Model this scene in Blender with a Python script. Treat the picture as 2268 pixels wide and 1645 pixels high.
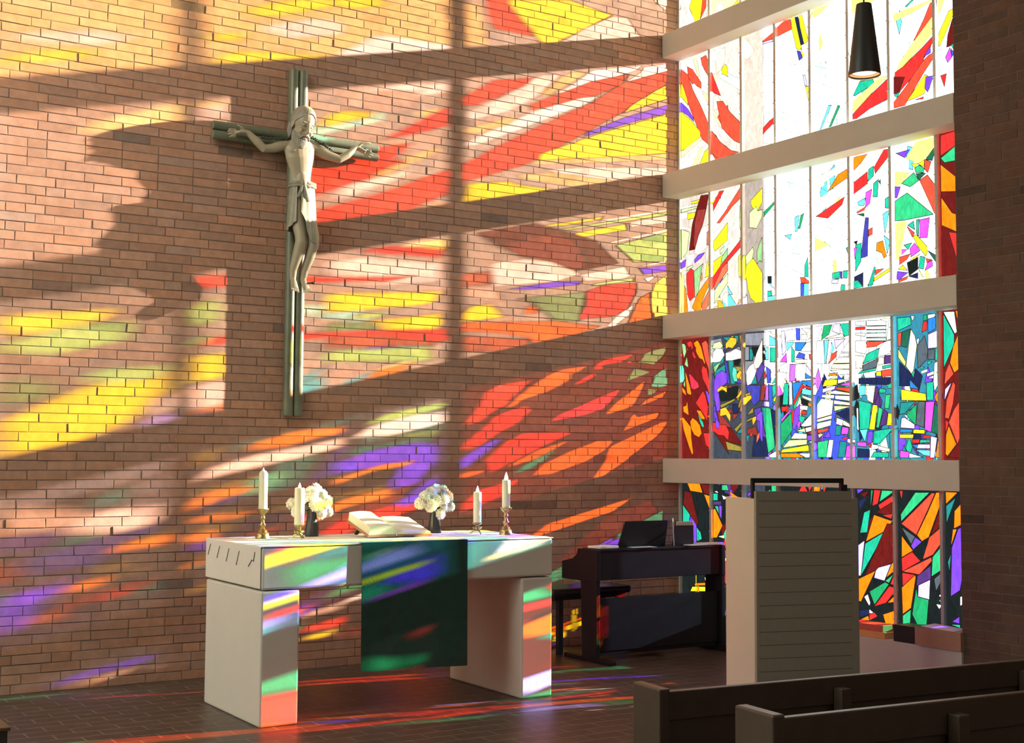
import bpy, bmesh, math, random
from mathutils import Vector, Matrix, Euler
random.seed(7)
for o in list(bpy.data.objects): bpy.data.objects.remove(o)
S = bpy.context.scene
COL = S.collection
PI = math.pi

# ---------------------------------------------------------------- camera
CAM_F, CAM_YAW, CAM_PITCH, CAM_ROLL = 2894.36, 0.5680967, 0.0656438, 0.0065233
CAM_LOC = Vector((-7.435, -8.89367, 1.54217))
cy_, sy_, cp_, sp_ = math.cos(CAM_YAW), math.sin(CAM_YAW), math.cos(CAM_PITCH), math.sin(CAM_PITCH)
fwd = Vector((sy_*cp_, cy_*cp_, sp_)); rt = Vector((cy_, -sy_, 0)); up = rt.cross(fwd)
rt2 = rt*math.cos(CAM_ROLL) + up*math.sin(CAM_ROLL); up2 = up*math.cos(CAM_ROLL) - rt*math.sin(CAM_ROLL)
cam_d = bpy.data.cameras.new('camera'); cam = bpy.data.objects.new('camera', cam_d); COL.objects.link(cam)
m3 = Matrix((rt2, up2, -fwd)).transposed()
cam.matrix_world = Matrix.Translation(CAM_LOC) @ m3.to_4x4()
cam_d.sensor_width = 36.0; cam_d.lens = CAM_F/2268.0*36.0
cam_d.clip_start = .05; cam_d.clip_end = 100
S.camera = cam

# ---------------------------------------------------------------- sun, sky and added fill lights
SUN_E, SKY, LEFT_W, REAR_W, HIGH_W = 80.0, 2.35, 300.0, 50.0, 210.0
world = bpy.data.worlds.new('world'); S.world = world; world.use_nodes = True
wn = world.node_tree; bg = wn.nodes['Background']
bg.inputs[0].default_value = (0.93, 0.97, 1.0, 1); bg.inputs[1].default_value = SKY
SUN_A, SUN_K = 5.45, 0.232           # slope of the sunbeams in plan and in height
sd = Vector((-SUN_A, 1.0, -SUN_K*SUN_A)).normalized()
sun_d = bpy.data.lights.new('sun', 'SUN'); sun_d.energy = SUN_E; sun_d.angle = math.radians(.53); sun_d.color = (1, .98, .95)
sun = bpy.data.objects.new('sun', sun_d); COL.objects.link(sun)
sun.rotation_euler = sd.to_track_quat('-Z', 'Y').to_euler(); sun.location = (12, -4, 6)
def area(name, loc, direction, sx, sy, w, color, spread=180):
    d = bpy.data.lights.new(name, 'AREA'); d.shape = 'RECTANGLE'; d.size = sx; d.size_y = sy; d.energy = w; d.color = color
    o = bpy.data.objects.new(name, d); COL.objects.link(o); o.location = loc
    o.rotation_euler = Vector(direction).to_track_quat('-Z', 'Z').to_euler(); d.spread = math.radians(spread); return o
area('fill_left', (-11.8, -4.0, 4.2), (1, .1, -.1), 7, 4, LEFT_W, (.97, 1.0, .86))  # added area light, stands in for daylight from the unseen left side
area('fill_high', (-8.6, -3.6, 6.45), (.22, 1, -.42), 3.5, 1.6, HIGH_W, (1.0, .86, .70), 115)  # unseen fill added to brighten the upper left of the back wall
area('fill_rear', (-4.5, -13.8, 4.6), (0, 1, 0), 7, 3.5, REAR_W, (1.0, .9, .78))  # unseen fill added behind the camera to lift the wall's ambient light
S.view_settings.view_transform = 'Standard'; S.view_settings.look = 'None'
S.view_settings.gamma = 1.0; S.view_settings.use_curve_mapping = False
S.view_settings.exposure = 0.0
try:
    S.cycles.transparent_max_bounces = 16; S.cycles.max_bounces = 10
except Exception: pass

# ---------------------------------------------------------------- helpers
def srgb(r, g, b):
    f = lambda c: (c/255/12.92) if c/255 <= .04045 else ((c/255+.055)/1.055)**2.4
    return (f(r), f(g), f(b), 1)
def mat(name, color, rough=.6, metal=0, noise=0, nscale=20, bump=0, bscale=60, spec=.5, emit=None, estr=0, sheen=0, sub=0):
    m = bpy.data.materials.new(name); m.use_nodes = True; nt = m.node_tree; b = nt.nodes['Principled BSDF']
    if len(color) == 3: color = (*color, 1)
    b.inputs['Base Color'].default_value = color; b.inputs['Roughness'].default_value = rough
    b.inputs['Metallic'].default_value = metal; b.inputs['Specular IOR Level'].default_value = spec
    if sheen: b.inputs['Sheen Weight'].default_value = sheen
    if sub: b.inputs['Subsurface Weight'].default_value = sub; b.inputs['Subsurface Radius'].default_value = (.02, .012, .006)
    tc = nt.nodes.new('ShaderNodeTexCoord')
    if noise:
        n = nt.nodes.new('ShaderNodeTexNoise'); n.inputs['Scale'].default_value = nscale; n.inputs['Detail'].default_value = 6
        mx = nt.nodes.new('ShaderNodeMix'); mx.data_type = 'RGBA'
        mx.inputs[6].default_value = [c*(1-noise) for c in color[:3]]+[1]; mx.inputs[7].default_value = [min(1, c*(1+noise)) for c in color[:3]]+[1]
        nt.links.new(tc.outputs['Object'], n.inputs['Vector']); nt.links.new(n.outputs['Fac'], mx.inputs[0]); nt.links.new(mx.outputs[2], b.inputs['Base Color'])
    if bump:
        n2 = nt.nodes.new('ShaderNodeTexNoise'); n2.inputs['Scale'].default_value = bscale; n2.inputs['Detail'].default_value = 5
        bp = nt.nodes.new('ShaderNodeBump'); bp.inputs['Strength'].default_value = bump; bp.inputs['Distance'].default_value = .004
        nt.links.new(tc.outputs['Object'], n2.inputs['Vector']); nt.links.new(n2.outputs['Fac'], bp.inputs['Height']); nt.links.new(bp.outputs[0], b.inputs['Normal'])
    if emit: b.inputs['Emission Color'].default_value = (*emit, 1); b.inputs['Emission Strength'].default_value = estr
    return m
def obj(name, bm, m, parent=None, smooth=False, bevel=0, sharp=40):
    me = bpy.data.meshes.new(name); bm.normal_update(); bm.to_mesh(me); bm.free()
    for mm in (m if isinstance(m, (list, tuple)) else [m]): me.materials.append(mm)
    o = bpy.data.objects.new(name, me); COL.objects.link(o)
    if parent: o.parent = parent
    if smooth:
        for p in me.polygons: p.use_smooth = True
        try: me.set_sharp_from_angle(angle=math.radians(sharp))
        except Exception: pass
    if bevel:
        b = o.modifiers.new('bevel', 'BEVEL'); b.width = bevel; b.segments = 2; b.limit_method = 'ANGLE'; b.angle_limit = math.radians(40)
    return o
def thing(name, label, cat, loc=(0, 0, 0), rotz=0, group=None):
    o = bpy.data.objects.new(name, None); COL.objects.link(o); o.empty_display_size = .1
    o.location = loc; o.rotation_euler = (0, 0, rotz); o['label'] = label; o['category'] = cat
    if group: o['group'] = group
    return o
def tag(o, label, cat, group=None):
    o['label'] = label; o['category'] = cat
    if group: o['group'] = group
    return o
def struct(o, label=None):
    o['kind'] = 'structure'
    if label: o['label'] = label
    return o
def box(bm, a, b, mi=0):
    x0, y0, z0 = a; x1, y1, z1 = b
    v = [bm.verts.new(p) for p in ((x0,y0,z0),(x1,y0,z0),(x1,y1,z0),(x0,y1,z0),(x0,y0,z1),(x1,y0,z1),(x1,y1,z1),(x0,y1,z1))]
    for f in ((0,3,2,1),(4,5,6,7),(0,1,5,4),(1,2,6,5),(2,3,7,6),(3,0,4,7)):
        fc = bm.faces.new([v[i] for i in f]); fc.material_index = mi
    return bm
def boxbm(a, b): return box(bmesh.new(), a, b)
def lathe(bm, prof, n=28, c=(0, 0, 0), cap=True):
    rings = []
    for r, z in prof:
        if r < 1e-5: rings.append([bm.verts.new((c[0], c[1], c[2]+z))])
        else: rings.append([bm.verts.new((c[0]+r*math.cos(2*PI*i/n), c[1]+r*math.sin(2*PI*i/n), c[2]+z)) for i in range(n)])
    for a, b in zip(rings, rings[1:]):
        for i in range(n):
            j = (i+1) % n
            if len(a) == 1 and len(b) == 1: continue
            if len(a) == 1: bm.faces.new((a[0], b[j], b[i]))
            elif len(b) == 1: bm.faces.new((a[i], a[j], b[0]))
            else: bm.faces.new((a[i], a[j], b[j], b[i]))
    if cap and len(rings[0]) > 1: bm.faces.new(list(reversed(rings[0])))
    if cap and len(rings[-1]) > 1: bm.faces.new(rings[-1])
    return bm
def tube(bm, pts, rad, n=12, flat=None, upv=None):
    """closed tube along pts; rad scalar or list of r or (ra, rb)"""
    P = [Vector(p) for p in pts]; R = rad if isinstance(rad, (list, tuple)) and len(rad) == len(P) else [rad]*len(P)
    rings = []; pu = Vector(upv) if upv else None
    for i, p in enumerate(P):
        t = (P[min(i+1, len(P)-1)] - P[max(i-1, 0)]).normalized()
        if pu is None:
            pu = Vector((0, 0, 1)) if abs(t.z) < .9 else Vector((0, 1, 0))
        u = (pu - t*pu.dot(t)).normalized(); w = t.cross(u); pu = u
        r = R[i]; ra, rb = (r if isinstance(r, (list, tuple)) else (r, r))
        rings.append([bm.verts.new(p + u*ra*math.cos(2*PI*k/n) + w*rb*math.sin(2*PI*k/n)) for k in range(n)])
    for a, b in zip(rings, rings[1:]):
        for i in range(n):
            j = (i+1) % n; bm.faces.new((a[i], a[j], b[j], b[i]))
    bm.faces.new(list(reversed(rings[0]))); bm.faces.new(rings[-1])
    return bm
def ellip(bm, c, r, seg=20, rings=12, rot=None):
    M = Matrix.Translation(Vector(c)) @ (rot.to_matrix().to_4x4() if rot else Matrix.Identity(4)) @ Matrix.Diagonal((r[0], r[1], r[2], 1))
    bmesh.ops.create_uvsphere(bm, u_segments=seg, v_segments=rings, radius=1, matrix=M); return bm
def at(x, y, ax, val):
    """room point on the plane axis=val seen at photo pixel x, y"""
    d = fwd + rt2*((x-1134)/CAM_F) - up2*((y-822.5)/CAM_F); t = (val - CAM_LOC[ax])/d[ax]; return CAM_LOC + d*t

# glass pieces: colour, limits, then distance from the corner and height, mm
GLASS = """
s0,9999:1039,4981 1200,5034 1200,4979 1013,4969
l0,9999:987,4967 1039,4981 1200,4974 1199,4954
y0,9999:820,4908 843,4902 841,4743 823,4733
p0,9999:825,4714 951,4655 824,4615
q0,9999:823,4391 1187,4334 1098,4285 980,4209 874,4119 821,4111
r0,9999:1193,4324 1199,4282 1110,4237 1019,4183 901,4109 847,4111 927,4174 1033,4244 1123,4298
r410,830:427,4893 474,4794 543,4653 466,4690 424,4729
s410,830:494,4611 571,4598 660,4483 782,4372 806,4357 805,4180 713,4226 604,4324 556,4373
s410,830:429,4371 534,4253 672,4150 767,4117 519,4103 435,4168
q410,830:538,4894 717,4773 798,4734 784,4644 537,4808
s0,9999:1226,5054 1308,5090 1382,5087 1400,4997 1225,4981
y0,9999:1388,5090 1431,5087 1508,4811 1477,4805 1447,4827 1400,4997
K0,9999:1431,5087 1468,5081 1532,4840 1496,4840
y0,9999:1474,5088 1511,5087 1580,4853 1532,4840 1491,4985
B0,9999:1453,4807 1495,4787 1513,4729 1476,4721
y0,9999:1496,4823 1531,4742 1513,4738
l0,9999:1517,4590 1541,4588 1564,4494 1540,4496
y0,9999:1546,4490 1594,4483 1597,4301 1563,4415
q0,9999:1422,4234 1519,4217 1524,4110 1482,4119
Y0,9999:1269,4303 1331,4280 1256,4251 1231,4275
q0,9999:1218,4205 1410,4259 1428,4232 1217,4160
h0,9999:1623,5072 1652,5090 1804,5081 1699,5033 1628,5017
q0,9999:1903,4771 1926,4829 2005,4859 2004,4761
c0,9999:1694,4114 1788,4285 1817,4278 1711,4115
g0,9999:1792,4115 1885,4263 1907,4253 1815,4115
h0,9999:2035,5047 2257,4981 2039,4935
q0,9999:2039,4918 2267,4911 2224,4856 2070,4789 2037,4790
t0,9999:2047,4719 2146,4751 2046,4600
t0,9999:2042,4304 2109,4398 2238,4383 2248,4347 2064,4298
h0,9999:2041,4261 2291,4378 2375,4374 2062,4180 2029,4188
r0,9999:2034,4161 2204,4266 2395,4361 2398,4204 2202,4166 2072,4119 2034,4123
q0,9999:2094,4114 2398,4204 2397,4122
h0,9999:2439,4820 2775,4828 2794,4822 2666,4787 2443,4761
t0,9999:2547,4846 2608,4877 2628,4871 2567,4840
s0,9999:2774,4804 2833,4810 2831,4747 2732,4615 2622,4572 2714,4701
h0,9999:2821,4726 2829,4604 2661,4489 2488,4387 2463,4394 2489,4444 2622,4564
r0,9999:2819,4575 2710,4508 2519,4404 2447,4381 2434,4228 2485,4225 2658,4345 2709,4412 2768,4477 2808,4546
R0,9999:2436,4351 2538,4326 2485,4225 2434,4220
s0,9999:2826,4438 2758,4432 2699,4399 2537,4245 2433,4163 2433,4118 2534,4116 2717,4322 2816,4417
v0,9999:2709,4428 2769,4493 2773,4444
y0,9999:2555,4143 2717,4298 2746,4283 2714,4163 2635,4149
v0,9999:2726,4280 2794,4271 2743,4164 2715,4203
q0,9999:2713,4123 2803,4253 2820,4122
r0,9999:2625,4135 2704,4141 2704,4125
t0,9999:2434,4212 2496,4230 2464,4189
h0,9999:2847,4806 2899,4791 2859,4707 2845,4703
y0,9999:2987,4709 2987,4686 2855,4470 2841,4474 2847,4567 2935,4701
R0,9999:2962,4630 2987,4670 2992,4449 2912,4447 2923,4531
m0,9999:2901,4379 2940,4439 2957,4364 2919,4335
b0,9999:2949,4429 2977,4391 2957,4364
t0,9999:2950,4453 2978,4461 2977,4406
r0,9999:2856,4256 2908,4259 2888,4169
q0,9999:2845,4449 2874,4441 2847,4266
r410,830:525,3826 580,3821 446,3668 440,3726
s410,830:778,3806 805,3820 805,3732 682,3668 530,3550 488,3557 600,3643
r410,830:788,3373 795,3316 555,3160 429,2985 429,3090 542,3190 694,3302
Y410,830:426,3814 518,3818 475,3749 433,3737
q410,830:571,3365 626,3451 709,3524 626,3358 556,3254
v410,830:527,3088 555,3104 575,2998 527,3022
c410,830:450,3021 527,3050 526,2909
c410,830:623,3002 684,2921 637,2926
Y410,830:477,2919 554,2893 554,2832 484,2876
c410,830:554,2878 650,2925 718,2844 704,2817 567,2821
l410,830:731,2824 798,2882 798,2827
r0,9999:832,3830 925,3823 831,3756
g0,9999:829,3423 1001,3526 1181,3625 1199,3613 1013,3488 869,3399
r0,9999:822,3414 1000,3508 1052,3504 948,3433 842,3375 822,3377
k0,9999:1105,3027 1150,3022 1149,2968 1105,2973
c0,9999:1111,2968 1149,2964 1149,2937
l0,9999:1149,2937 1199,2931 1199,2905
t0,9999:1104,2906 1149,2905 1155,2865 1104,2861
c0,9999:1104,2861 1192,2861 1192,2825 1104,2825
q0,9999:1502,3810 1586,3821 1596,3705 1525,3696
c0,9999:1414,3463 1463,3473 1449,3352 1419,3347
g0,9999:1481,3470 1517,3482 1474,3366 1455,3369
c0,9999:1303,3333 1382,3335 1364,3293
q0,9999:1239,3194 1556,3284 1598,3313 1597,3261 1276,3181 1233,3177
t0,9999:1518,3063 1554,3128 1558,2971 1517,2976
s0,9999:1567,3178 1596,3175 1596,3140
s0,9999:1566,3079 1607,3074 1589,3050
s0,9999:1469,2977 1517,2971 1564,2936 1564,2918 1481,2932
b0,9999:1475,2928 1505,2925 1503,2825 1474,2828
c0,9999:1510,2924 1558,2919 1557,2824 1509,2824
q0,9999:1626,3830 1868,3828 1799,3781 1636,3741
Y0,9999:1630,3733 2002,3819 2001,3777 1635,3654
o0,9999:2001,3760 2000,3693 1774,3613 1878,3724
Y0,9999:1628,3551 2000,3685 1999,3592 1633,3437
r0,9999:1645,3436 1943,3542 1919,3487 1771,3403
q0,9999:1632,3325 1897,3448 1896,3397 1643,3280
h0,9999:1631,3273 1780,3197 1630,3161
q0,9999:1629,3152 1993,3214 1993,3155 1640,3073
t0,9999:1954,3144 1998,3163 1991,3063
t0,9999:1811,2971 1885,2975 1884,2920 1811,2929
B0,9999:1890,2975 1913,2972 1912,2913 1890,2924
t0,9999:1922,2975 1968,2974 1962,2916 1921,2921
l0,9999:1805,2921 1873,2918 1867,2884 1805,2891
q0,9999:1793,2884 1867,2876 1860,2826 1798,2828
t0,9999:1900,2872 1939,2868 1938,2826 1894,2827
Y0,9999:1950,2863 2000,2862 1999,2824 1949,2825
o0,9999:2040,3829 2176,3828 2111,3774 2039,3728
Y0,9999:2033,3712 2198,3832 2335,3830 2153,3716 2032,3637
r0,9999:2335,3830 2397,3822 2396,3785 2248,3665 2238,3716
r0,9999:2038,3636 2174,3695 2173,3604 2036,3548
t0,9999:2185,3710 2233,3726 2232,3651 2178,3619
q0,9999:2237,3650 2406,3775 2406,3718 2258,3605
t0,9999:2231,3594 2279,3618 2267,3488 2224,3495
d0,9999:2279,3602 2300,3614 2299,3573
c0,9999:2074,3479 2150,3500 2138,3443 2084,3452
m0,9999:2156,3540 2215,3555 2192,3451 2149,3425
s0,9999:2062,3405 2149,3433 2143,3409 2073,3395
d0,9999:2067,3388 2137,3385 2137,3360
t0,9999:2339,3460 2402,3482 2395,3378 2338,3395
c0,9999:2317,3349 2379,3372 2335,3207 2326,3266
B0,9999:2148,3350 2180,3345 2165,3058 2100,3050 2124,3213
s0,9999:2178,3255 2216,3266 2215,3216 2178,3205
t0,9999:2047,3156 2107,3165 2100,3025 2045,2957
m0,9999:2031,3134 2063,3138 2040,3049
k0,9999:2031,3184 2070,3187 2058,3155
c0,9999:2325,3193 2381,3144 2354,3050
o0,9999:2256,3145 2314,3153 2324,3111 2348,3035 2322,3022 2302,3065 2250,3088
Y0,9999:2260,3030 2312,3031 2290,2993 2249,3006
s0,9999:2237,2946 2321,2945 2237,2905
y0,9999:2226,2886 2404,2955 2403,2931 2225,2862
K0,9999:2033,2916 2120,2939 2119,2832 2033,2891
t0,9999:2027,2884 2065,2888 2119,2832 2026,2829
t0,9999:2167,2835 2227,2968 2240,2967 2215,2838
q0,9999:2428,3820 2469,3828 2447,3775
v0,9999:2448,3779 2574,3783 2528,3731
h0,9999:2630,3828 2810,3831 2808,3752 2725,3697 2656,3663 2538,3725
d0,9999:2715,3683 2784,3749 2808,3752 2773,3664
s0,9999:2706,3685 2763,3658 2733,3585 2704,3614
y0,9999:2587,3676 2646,3665 2616,3638
y0,9999:2646,3665 2701,3682 2700,3631
e0,9999:2616,3638 2656,3655 2700,3623 2694,3592 2626,3605
d0,9999:2626,3597 2714,3585 2654,3544
h0,9999:2435,3647 2576,3610 2495,3548 2433,3534
e0,9999:2495,3548 2606,3608 2654,3544 2574,3510
s0,9999:2659,3543 2728,3570 2799,3479 2819,3272 2786,3285
Y0,9999:2554,3473 2654,3536 2753,3325
e0,9999:2432,3429 2544,3471 2776,3278 2510,3275 2429,3283
v0,9999:2433,3534 2484,3525 2452,3450 2432,3453
h0,9999:2429,3267 2535,3267 2465,2996 2435,3000
t0,9999:2545,3234 2600,3257 2609,3192
s0,9999:2540,3226 2608,3169 2588,3140
t0,9999:2625,3262 2649,3262 2642,3140 2623,3167
m0,9999:2654,3257 2742,3260 2720,3121 2652,3127
y0,9999:2593,3147 2623,3155 2714,3059 2718,3011 2703,2990 2636,3069
t0,9999:2507,3095 2582,3101 2547,3057
m0,9999:2562,3063 2607,3097 2655,3035 2571,2999
m0,9999:2487,3065 2537,3059 2486,3025
s0,9999:2466,3012 2566,3023 2536,2987 2465,2956
y0,9999:2565,2983 2655,3012 2585,2965
t0,9999:2654,2996 2698,2982 2682,2898 2638,2911
k0,9999:2535,2963 2635,2990 2633,2904 2553,2865
d0,9999:2723,3026 2790,2986 2789,2940
s0,9999:2703,2974 2756,2959 2712,2941
m0,9999:2717,2941 2760,2955 2764,2911 2696,2888
y0,9999:2454,2925 2495,2952 2539,2907
v0,9999:2444,2910 2544,2890 2463,2847 2438,2854
s0,9999:2453,2845 2544,2866 2533,2844 2457,2828
y0,9999:2638,2907 2681,2843 2662,2853
K0,9999:2548,2862 2633,2880 2632,2836
r0,9999:2848,3831 2975,3836 2978,3734 2845,3682
e0,9999:2845,3667 2978,3734 2976,3626 2878,3629
o0,9999:2844,3624 2978,3509 2981,3408 2845,3428
o0,9999:2845,3392 2936,3265 2978,3247 2976,3124 2846,3189
r0,9999:2906,3134 2980,3116 2972,2932
R0,9999:2848,3847 2843,3832 2840,3624 2845,3623
w410,830:419,2555 538,2565 565,2498 426,2508
t410,830:552,2569 655,2566 654,2510
Y410,830:662,2575 695,2574 702,2489 668,2491
t410,830:702,2572 756,2572 742,2504
Y410,830:763,2572 803,2573 802,2482 782,2483
w410,830:426,2498 565,2489 572,2423 432,2366
l410,830:572,2488 654,2483 586,2450
w410,830:586,2436 769,2479 781,2373
k410,830:701,2378 781,2364 754,2320 700,2323
Y410,830:700,2314 801,2308 800,2272 714,2267
t410,830:714,2262 794,2258 794,2231 713,2235
u410,830:720,2230 793,2226 793,2167 726,2174
t410,830:432,2357 572,2423 571,2358 439,2295
b410,830:578,2376 612,2356 645,2169 618,2170
c410,830:620,2406 687,2388 713,2166 659,2168
c410,830:446,2281 585,2339 591,2227 480,2171
m410,830:591,2227 604,2171 563,2172
l410,830:432,2272 508,2082 521,1969 438,2037
Y410,830:480,2153 618,2156 604,2124 494,2110
r410,830:618,2156 679,2154 645,2127
k410,830:494,2101 699,2148 753,2146 725,2037 535,2025
y410,830:732,2037 753,2127 769,2127 752,2018
Y410,830:521,1997 712,2047 705,2028 535,1969
t410,830:535,1960 658,2002 562,1931
r410,830:589,1931 658,1966 671,1919
K410,830:671,2002 752,1999 751,1926 684,1919
y410,830:745,1981 786,2062 805,2052 758,1954
l410,830:758,1926 785,2017 805,2025 798,1943
v410,830:437,1991 458,1995 513,1844 437,1860
r410,830:472,1980 670,1800 520,1830
r410,830:671,1915 751,1917 684,1859
y410,830:697,1790 804,1861 804,1843 723,1763
t410,830:723,1758 804,1807 803,1753
R410,830:430,1850 670,1791 802,1653 588,1691 628,1580 436,1776
Y410,830:588,1691 816,1635 809,1603 615,1617
w0,9999:836,2580 1120,2572 1119,2460 835,2480
c0,9999:1120,2540 1201,2508 1201,2454 1119,2460
Y0,9999:1120,2581 1202,2534 1201,2508
w0,9999:835,2470 881,2467 880,2354 834,2356
c0,9999:888,2458 940,2427 919,2351 887,2353
k0,9999:914,2465 1068,2446 1068,2347 965,2362 926,2410
w0,9999:1004,2423 1075,2423 1068,2392
c0,9999:1081,2454 1107,2447 1106,2345 1074,2347
t0,9999:1125,2442 1194,2437 1193,2322 1124,2326
w0,9999:933,2391 978,2361 945,2318 872,2168 833,2252 834,2352 926,2346
u0,9999:978,2357 1067,2293 1028,2206 983,2154 958,2245
c0,9999:945,2282 976,2154 885,2158
r0,9999:1073,2266 1085,2203 1041,2196
b0,9999:1080,2293 1130,2263 1129,2157 1091,2158
w0,9999:1130,2237 1199,2295 1193,2251
w0,9999:1136,2192 1199,2233 1142,2174
t0,9999:1142,2147 1199,2215 1198,2162
b0,9999:839,2151 1015,2144 1001,2019 936,1976 884,2041
Y0,9999:832,2079 898,2094 884,2050 838,2051
r0,9999:1027,2143 1072,2146 1052,2017 1007,2018
u0,9999:1078,2141 1104,2131 1103,2015 1058,2017
b0,9999:1104,2149 1148,2129 1152,1961 1115,1962
l0,9999:1039,2013 1115,2006 1115,1962 1026,1973
e0,9999:1026,1964 1127,1952 1164,1810 1174,1634 1099,1590 1062,1767
m0,9999:936,1949 1013,1965 1038,1839 1068,1723 992,1732
Y0,9999:850,1901 923,1967 929,1922
Y0,9999:844,1861 942,1895 935,1868 850,1847
r0,9999:856,1788 954,1809 986,1732 856,1747
t0,9999:843,1734 882,1738 855,1671
K0,9999:934,1733 1075,1714 1099,1563 907,1562
y0,9999:1159,2013 1203,2074 1178,2004
t0,9999:1148,2129 1198,2153 1197,2074 1153,2031
w0,9999:1177,1933 1209,1959 1208,1924
K0,9999:1127,1952 1214,1915 1211,1616 1175,1660
w0,9999:1105,1572 1187,1607 1192,1555 1124,1554
w0,9999:1239,2549 1268,2388 1237,2355
l0,9999:1252,2566 1295,2567 1306,2403 1268,2370
w0,9999:1313,2570 1411,2571 1404,2484 1319,2481
b0,9999:1417,2579 1465,2571 1464,2480 1422,2483
w0,9999:1477,2570 1583,2566 1536,2531
Y0,9999:1476,2522 1541,2522 1535,2475 1476,2479
c0,9999:1547,2474 1606,2521 1606,2504
c0,9999:1312,2473 1404,2467 1318,2402
D0,9999:1410,2466 1529,2458 1469,2393 1409,2401
w0,9999:1469,2393 1535,2457 1605,2461 1604,2384
r0,9999:1557,2361 1604,2358 1604,2315 1563,2322
b0,9999:1451,2385 1516,2364 1510,2329 1414,2344
Y0,9999:1414,2331 1539,2323 1539,2293 1414,2300
m0,9999:1311,2385 1317,2315 1237,2319 1268,2353
t0,9999:1367,2434 1403,2397 1402,2310 1366,2312
w0,9999:1230,2284 1317,2315 1322,2227 1236,2240
u0,9999:1347,2295 1408,2292 1406,2162 1340,2156
w0,9999:1414,2292 1515,2290 1514,2157 1418,2161
l0,9999:1521,2286 1602,2212 1602,2187
D0,9999:1514,2217 1602,2170 1514,2174
Y0,9999:1291,2184 1334,2187 1327,2156
t0,9999:1285,2145 1333,2147 1326,1973 1264,1975
w0,9999:1340,2147 1370,2146 1374,1972 1338,1973
D0,9999:1376,2146 1602,2161 1601,2093 1496,2132 1386,1980
r0,9999:1484,2141 1495,2114 1423,1996 1386,1962 1380,1989
r0,9999:1496,2123 1601,2097 1601,2080 1489,2106
c0,9999:1483,2098 1601,2076 1595,2033 1477,2055
k0,9999:1471,2020 1553,1992 1553,1958 1470,1977
Y0,9999:1471,2046 1612,2007 1611,1981 1494,2020
o0,9999:1541,1984 1611,1969 1611,1939 1547,1958
w0,9999:1458,1965 1541,1958 1535,1924 1458,1934
r0,9999:1252,1962 1350,1959 1288,1922 1252,1923
m0,9999:1245,1861 1350,1937 1362,1928 1251,1835
t0,9999:1386,1962 1483,2089 1398,1919
v0,9999:1398,1936 1458,1978 1457,1865 1396,1771 1372,1789
r0,9999:1470,1925 1529,1920 1523,1890 1463,1895
t0,9999:1445,1887 1516,1873 1480,1822 1445,1848
g0,9999:1244,1826 1361,1911 1372,1772 1243,1642
w0,9999:1462,1805 1611,1922 1609,1807 1504,1796
G0,9999:1408,1763 1504,1787 1515,1753
Y0,9999:1353,1703 1396,1750 1527,1740 1526,1701
G0,9999:1261,1633 1335,1694 1532,1697 1526,1658
y0,9999:1242,1594 1261,1620 1543,1654 1549,1607
v0,9999:1532,1727 1608,1734 1608,1688 1532,1688
w0,9999:1538,1680 1608,1683 1608,1662
r0,9999:1527,1744 1609,1764 1609,1739
o0,9999:1242,1555 1242,1590 1430,1590 1501,1556
w0,9999:1430,1590 1560,1590 1554,1556 1513,1556
y0,9999:1560,1603 1607,1603 1607,1581
Y0,9999:1510,1787 1609,1802 1609,1768 1521,1753
w0,9999:1634,2572 1704,2575 1656,2476 1633,2478
g0,9999:1715,2574 1806,2575 1771,2502 1691,2465
l0,9999:1818,2579 1885,2577 1884,2493 1800,2525
t0,9999:1885,2573 2006,2571 1994,2485 1928,2473
Y0,9999:1720,2472 1906,2500 1928,2469 1782,2471
w0,9999:1639,2460 1714,2459 1723,2276 1642,2281
c0,9999:1719,2459 1765,2460 1734,2275 1723,2276
w0,9999:1771,2455 1799,2457 1763,2274 1740,2275
c0,9999:1799,2441 1826,2388 1792,2348
l0,9999:1822,2456 1939,2456 1838,2387
s0,9999:1792,2348 1854,2369 1837,2320 1774,2282
w0,9999:2005,2472 2014,2351 1893,2358
w0,9999:1888,2350 2014,2342 2014,2318 1871,2326
Y0,9999:1865,2318 2014,2313 2013,2268 1814,2275
Y0,9999:1785,2239 1808,2271 2013,2262 2012,2222
w0,9999:1779,2226 2012,2218 2012,2185 1857,2185
o0,9999:1756,2181 1773,2201 1858,2201 1846,2185
G0,9999:1773,2159 1857,2185 1852,2156
Y0,9999:1857,2151 2011,2144 1857,2118
y0,9999:1698,2103 1727,2153 1851,2151 1845,2110
l0,9999:1698,2086 1834,2106 1822,2077 1697,2053
m0,9999:1868,2109 2011,2136 2011,2086
s0,9999:1845,2093 2016,2078 2015,2041 1834,2077
Y0,9999:1737,2047 1822,2069 2010,2037 2010,2024
q0,9999:1691,2040 1822,2035 1816,2006 1691,2019
q0,9999:1827,2031 2010,2020 2009,1979 1827,2002
Y0,9999:1816,1994 2009,1966 2009,1946 1815,1964
G0,9999:1815,1952 1998,1942 1820,1910
Y0,9999:1639,1965 1685,2011 1810,1994 1792,1885 1637,1855
Y0,9999:1637,1851 1792,1881 1791,1852 1637,1829
Y0,9999:1637,1821 1786,1843 1779,1801 1636,1774
s0,9999:1642,1770 1762,1785 1739,1756 1647,1744
G0,9999:1647,1736 1705,1739 1659,1706
v0,9999:1704,1710 1762,1760 1778,1709
w0,9999:1842,1859 1908,1841 1897,1795 1836,1813
Y0,9999:1908,1841 2017,1789 2017,1773 1902,1804
K0,9999:1831,1893 1932,1923 1997,1930 1997,1880 1974,1823
v0,9999:1986,1880 2008,1884 2007,1806 1980,1823
T0,9999:1836,1801 1891,1800 1874,1725 1823,1726
m0,9999:1897,1791 1963,1782 1951,1732 1885,1733
w0,9999:1968,1774 2017,1769 2017,1740
r0,9999:1890,1708 1951,1716 1928,1683
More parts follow.
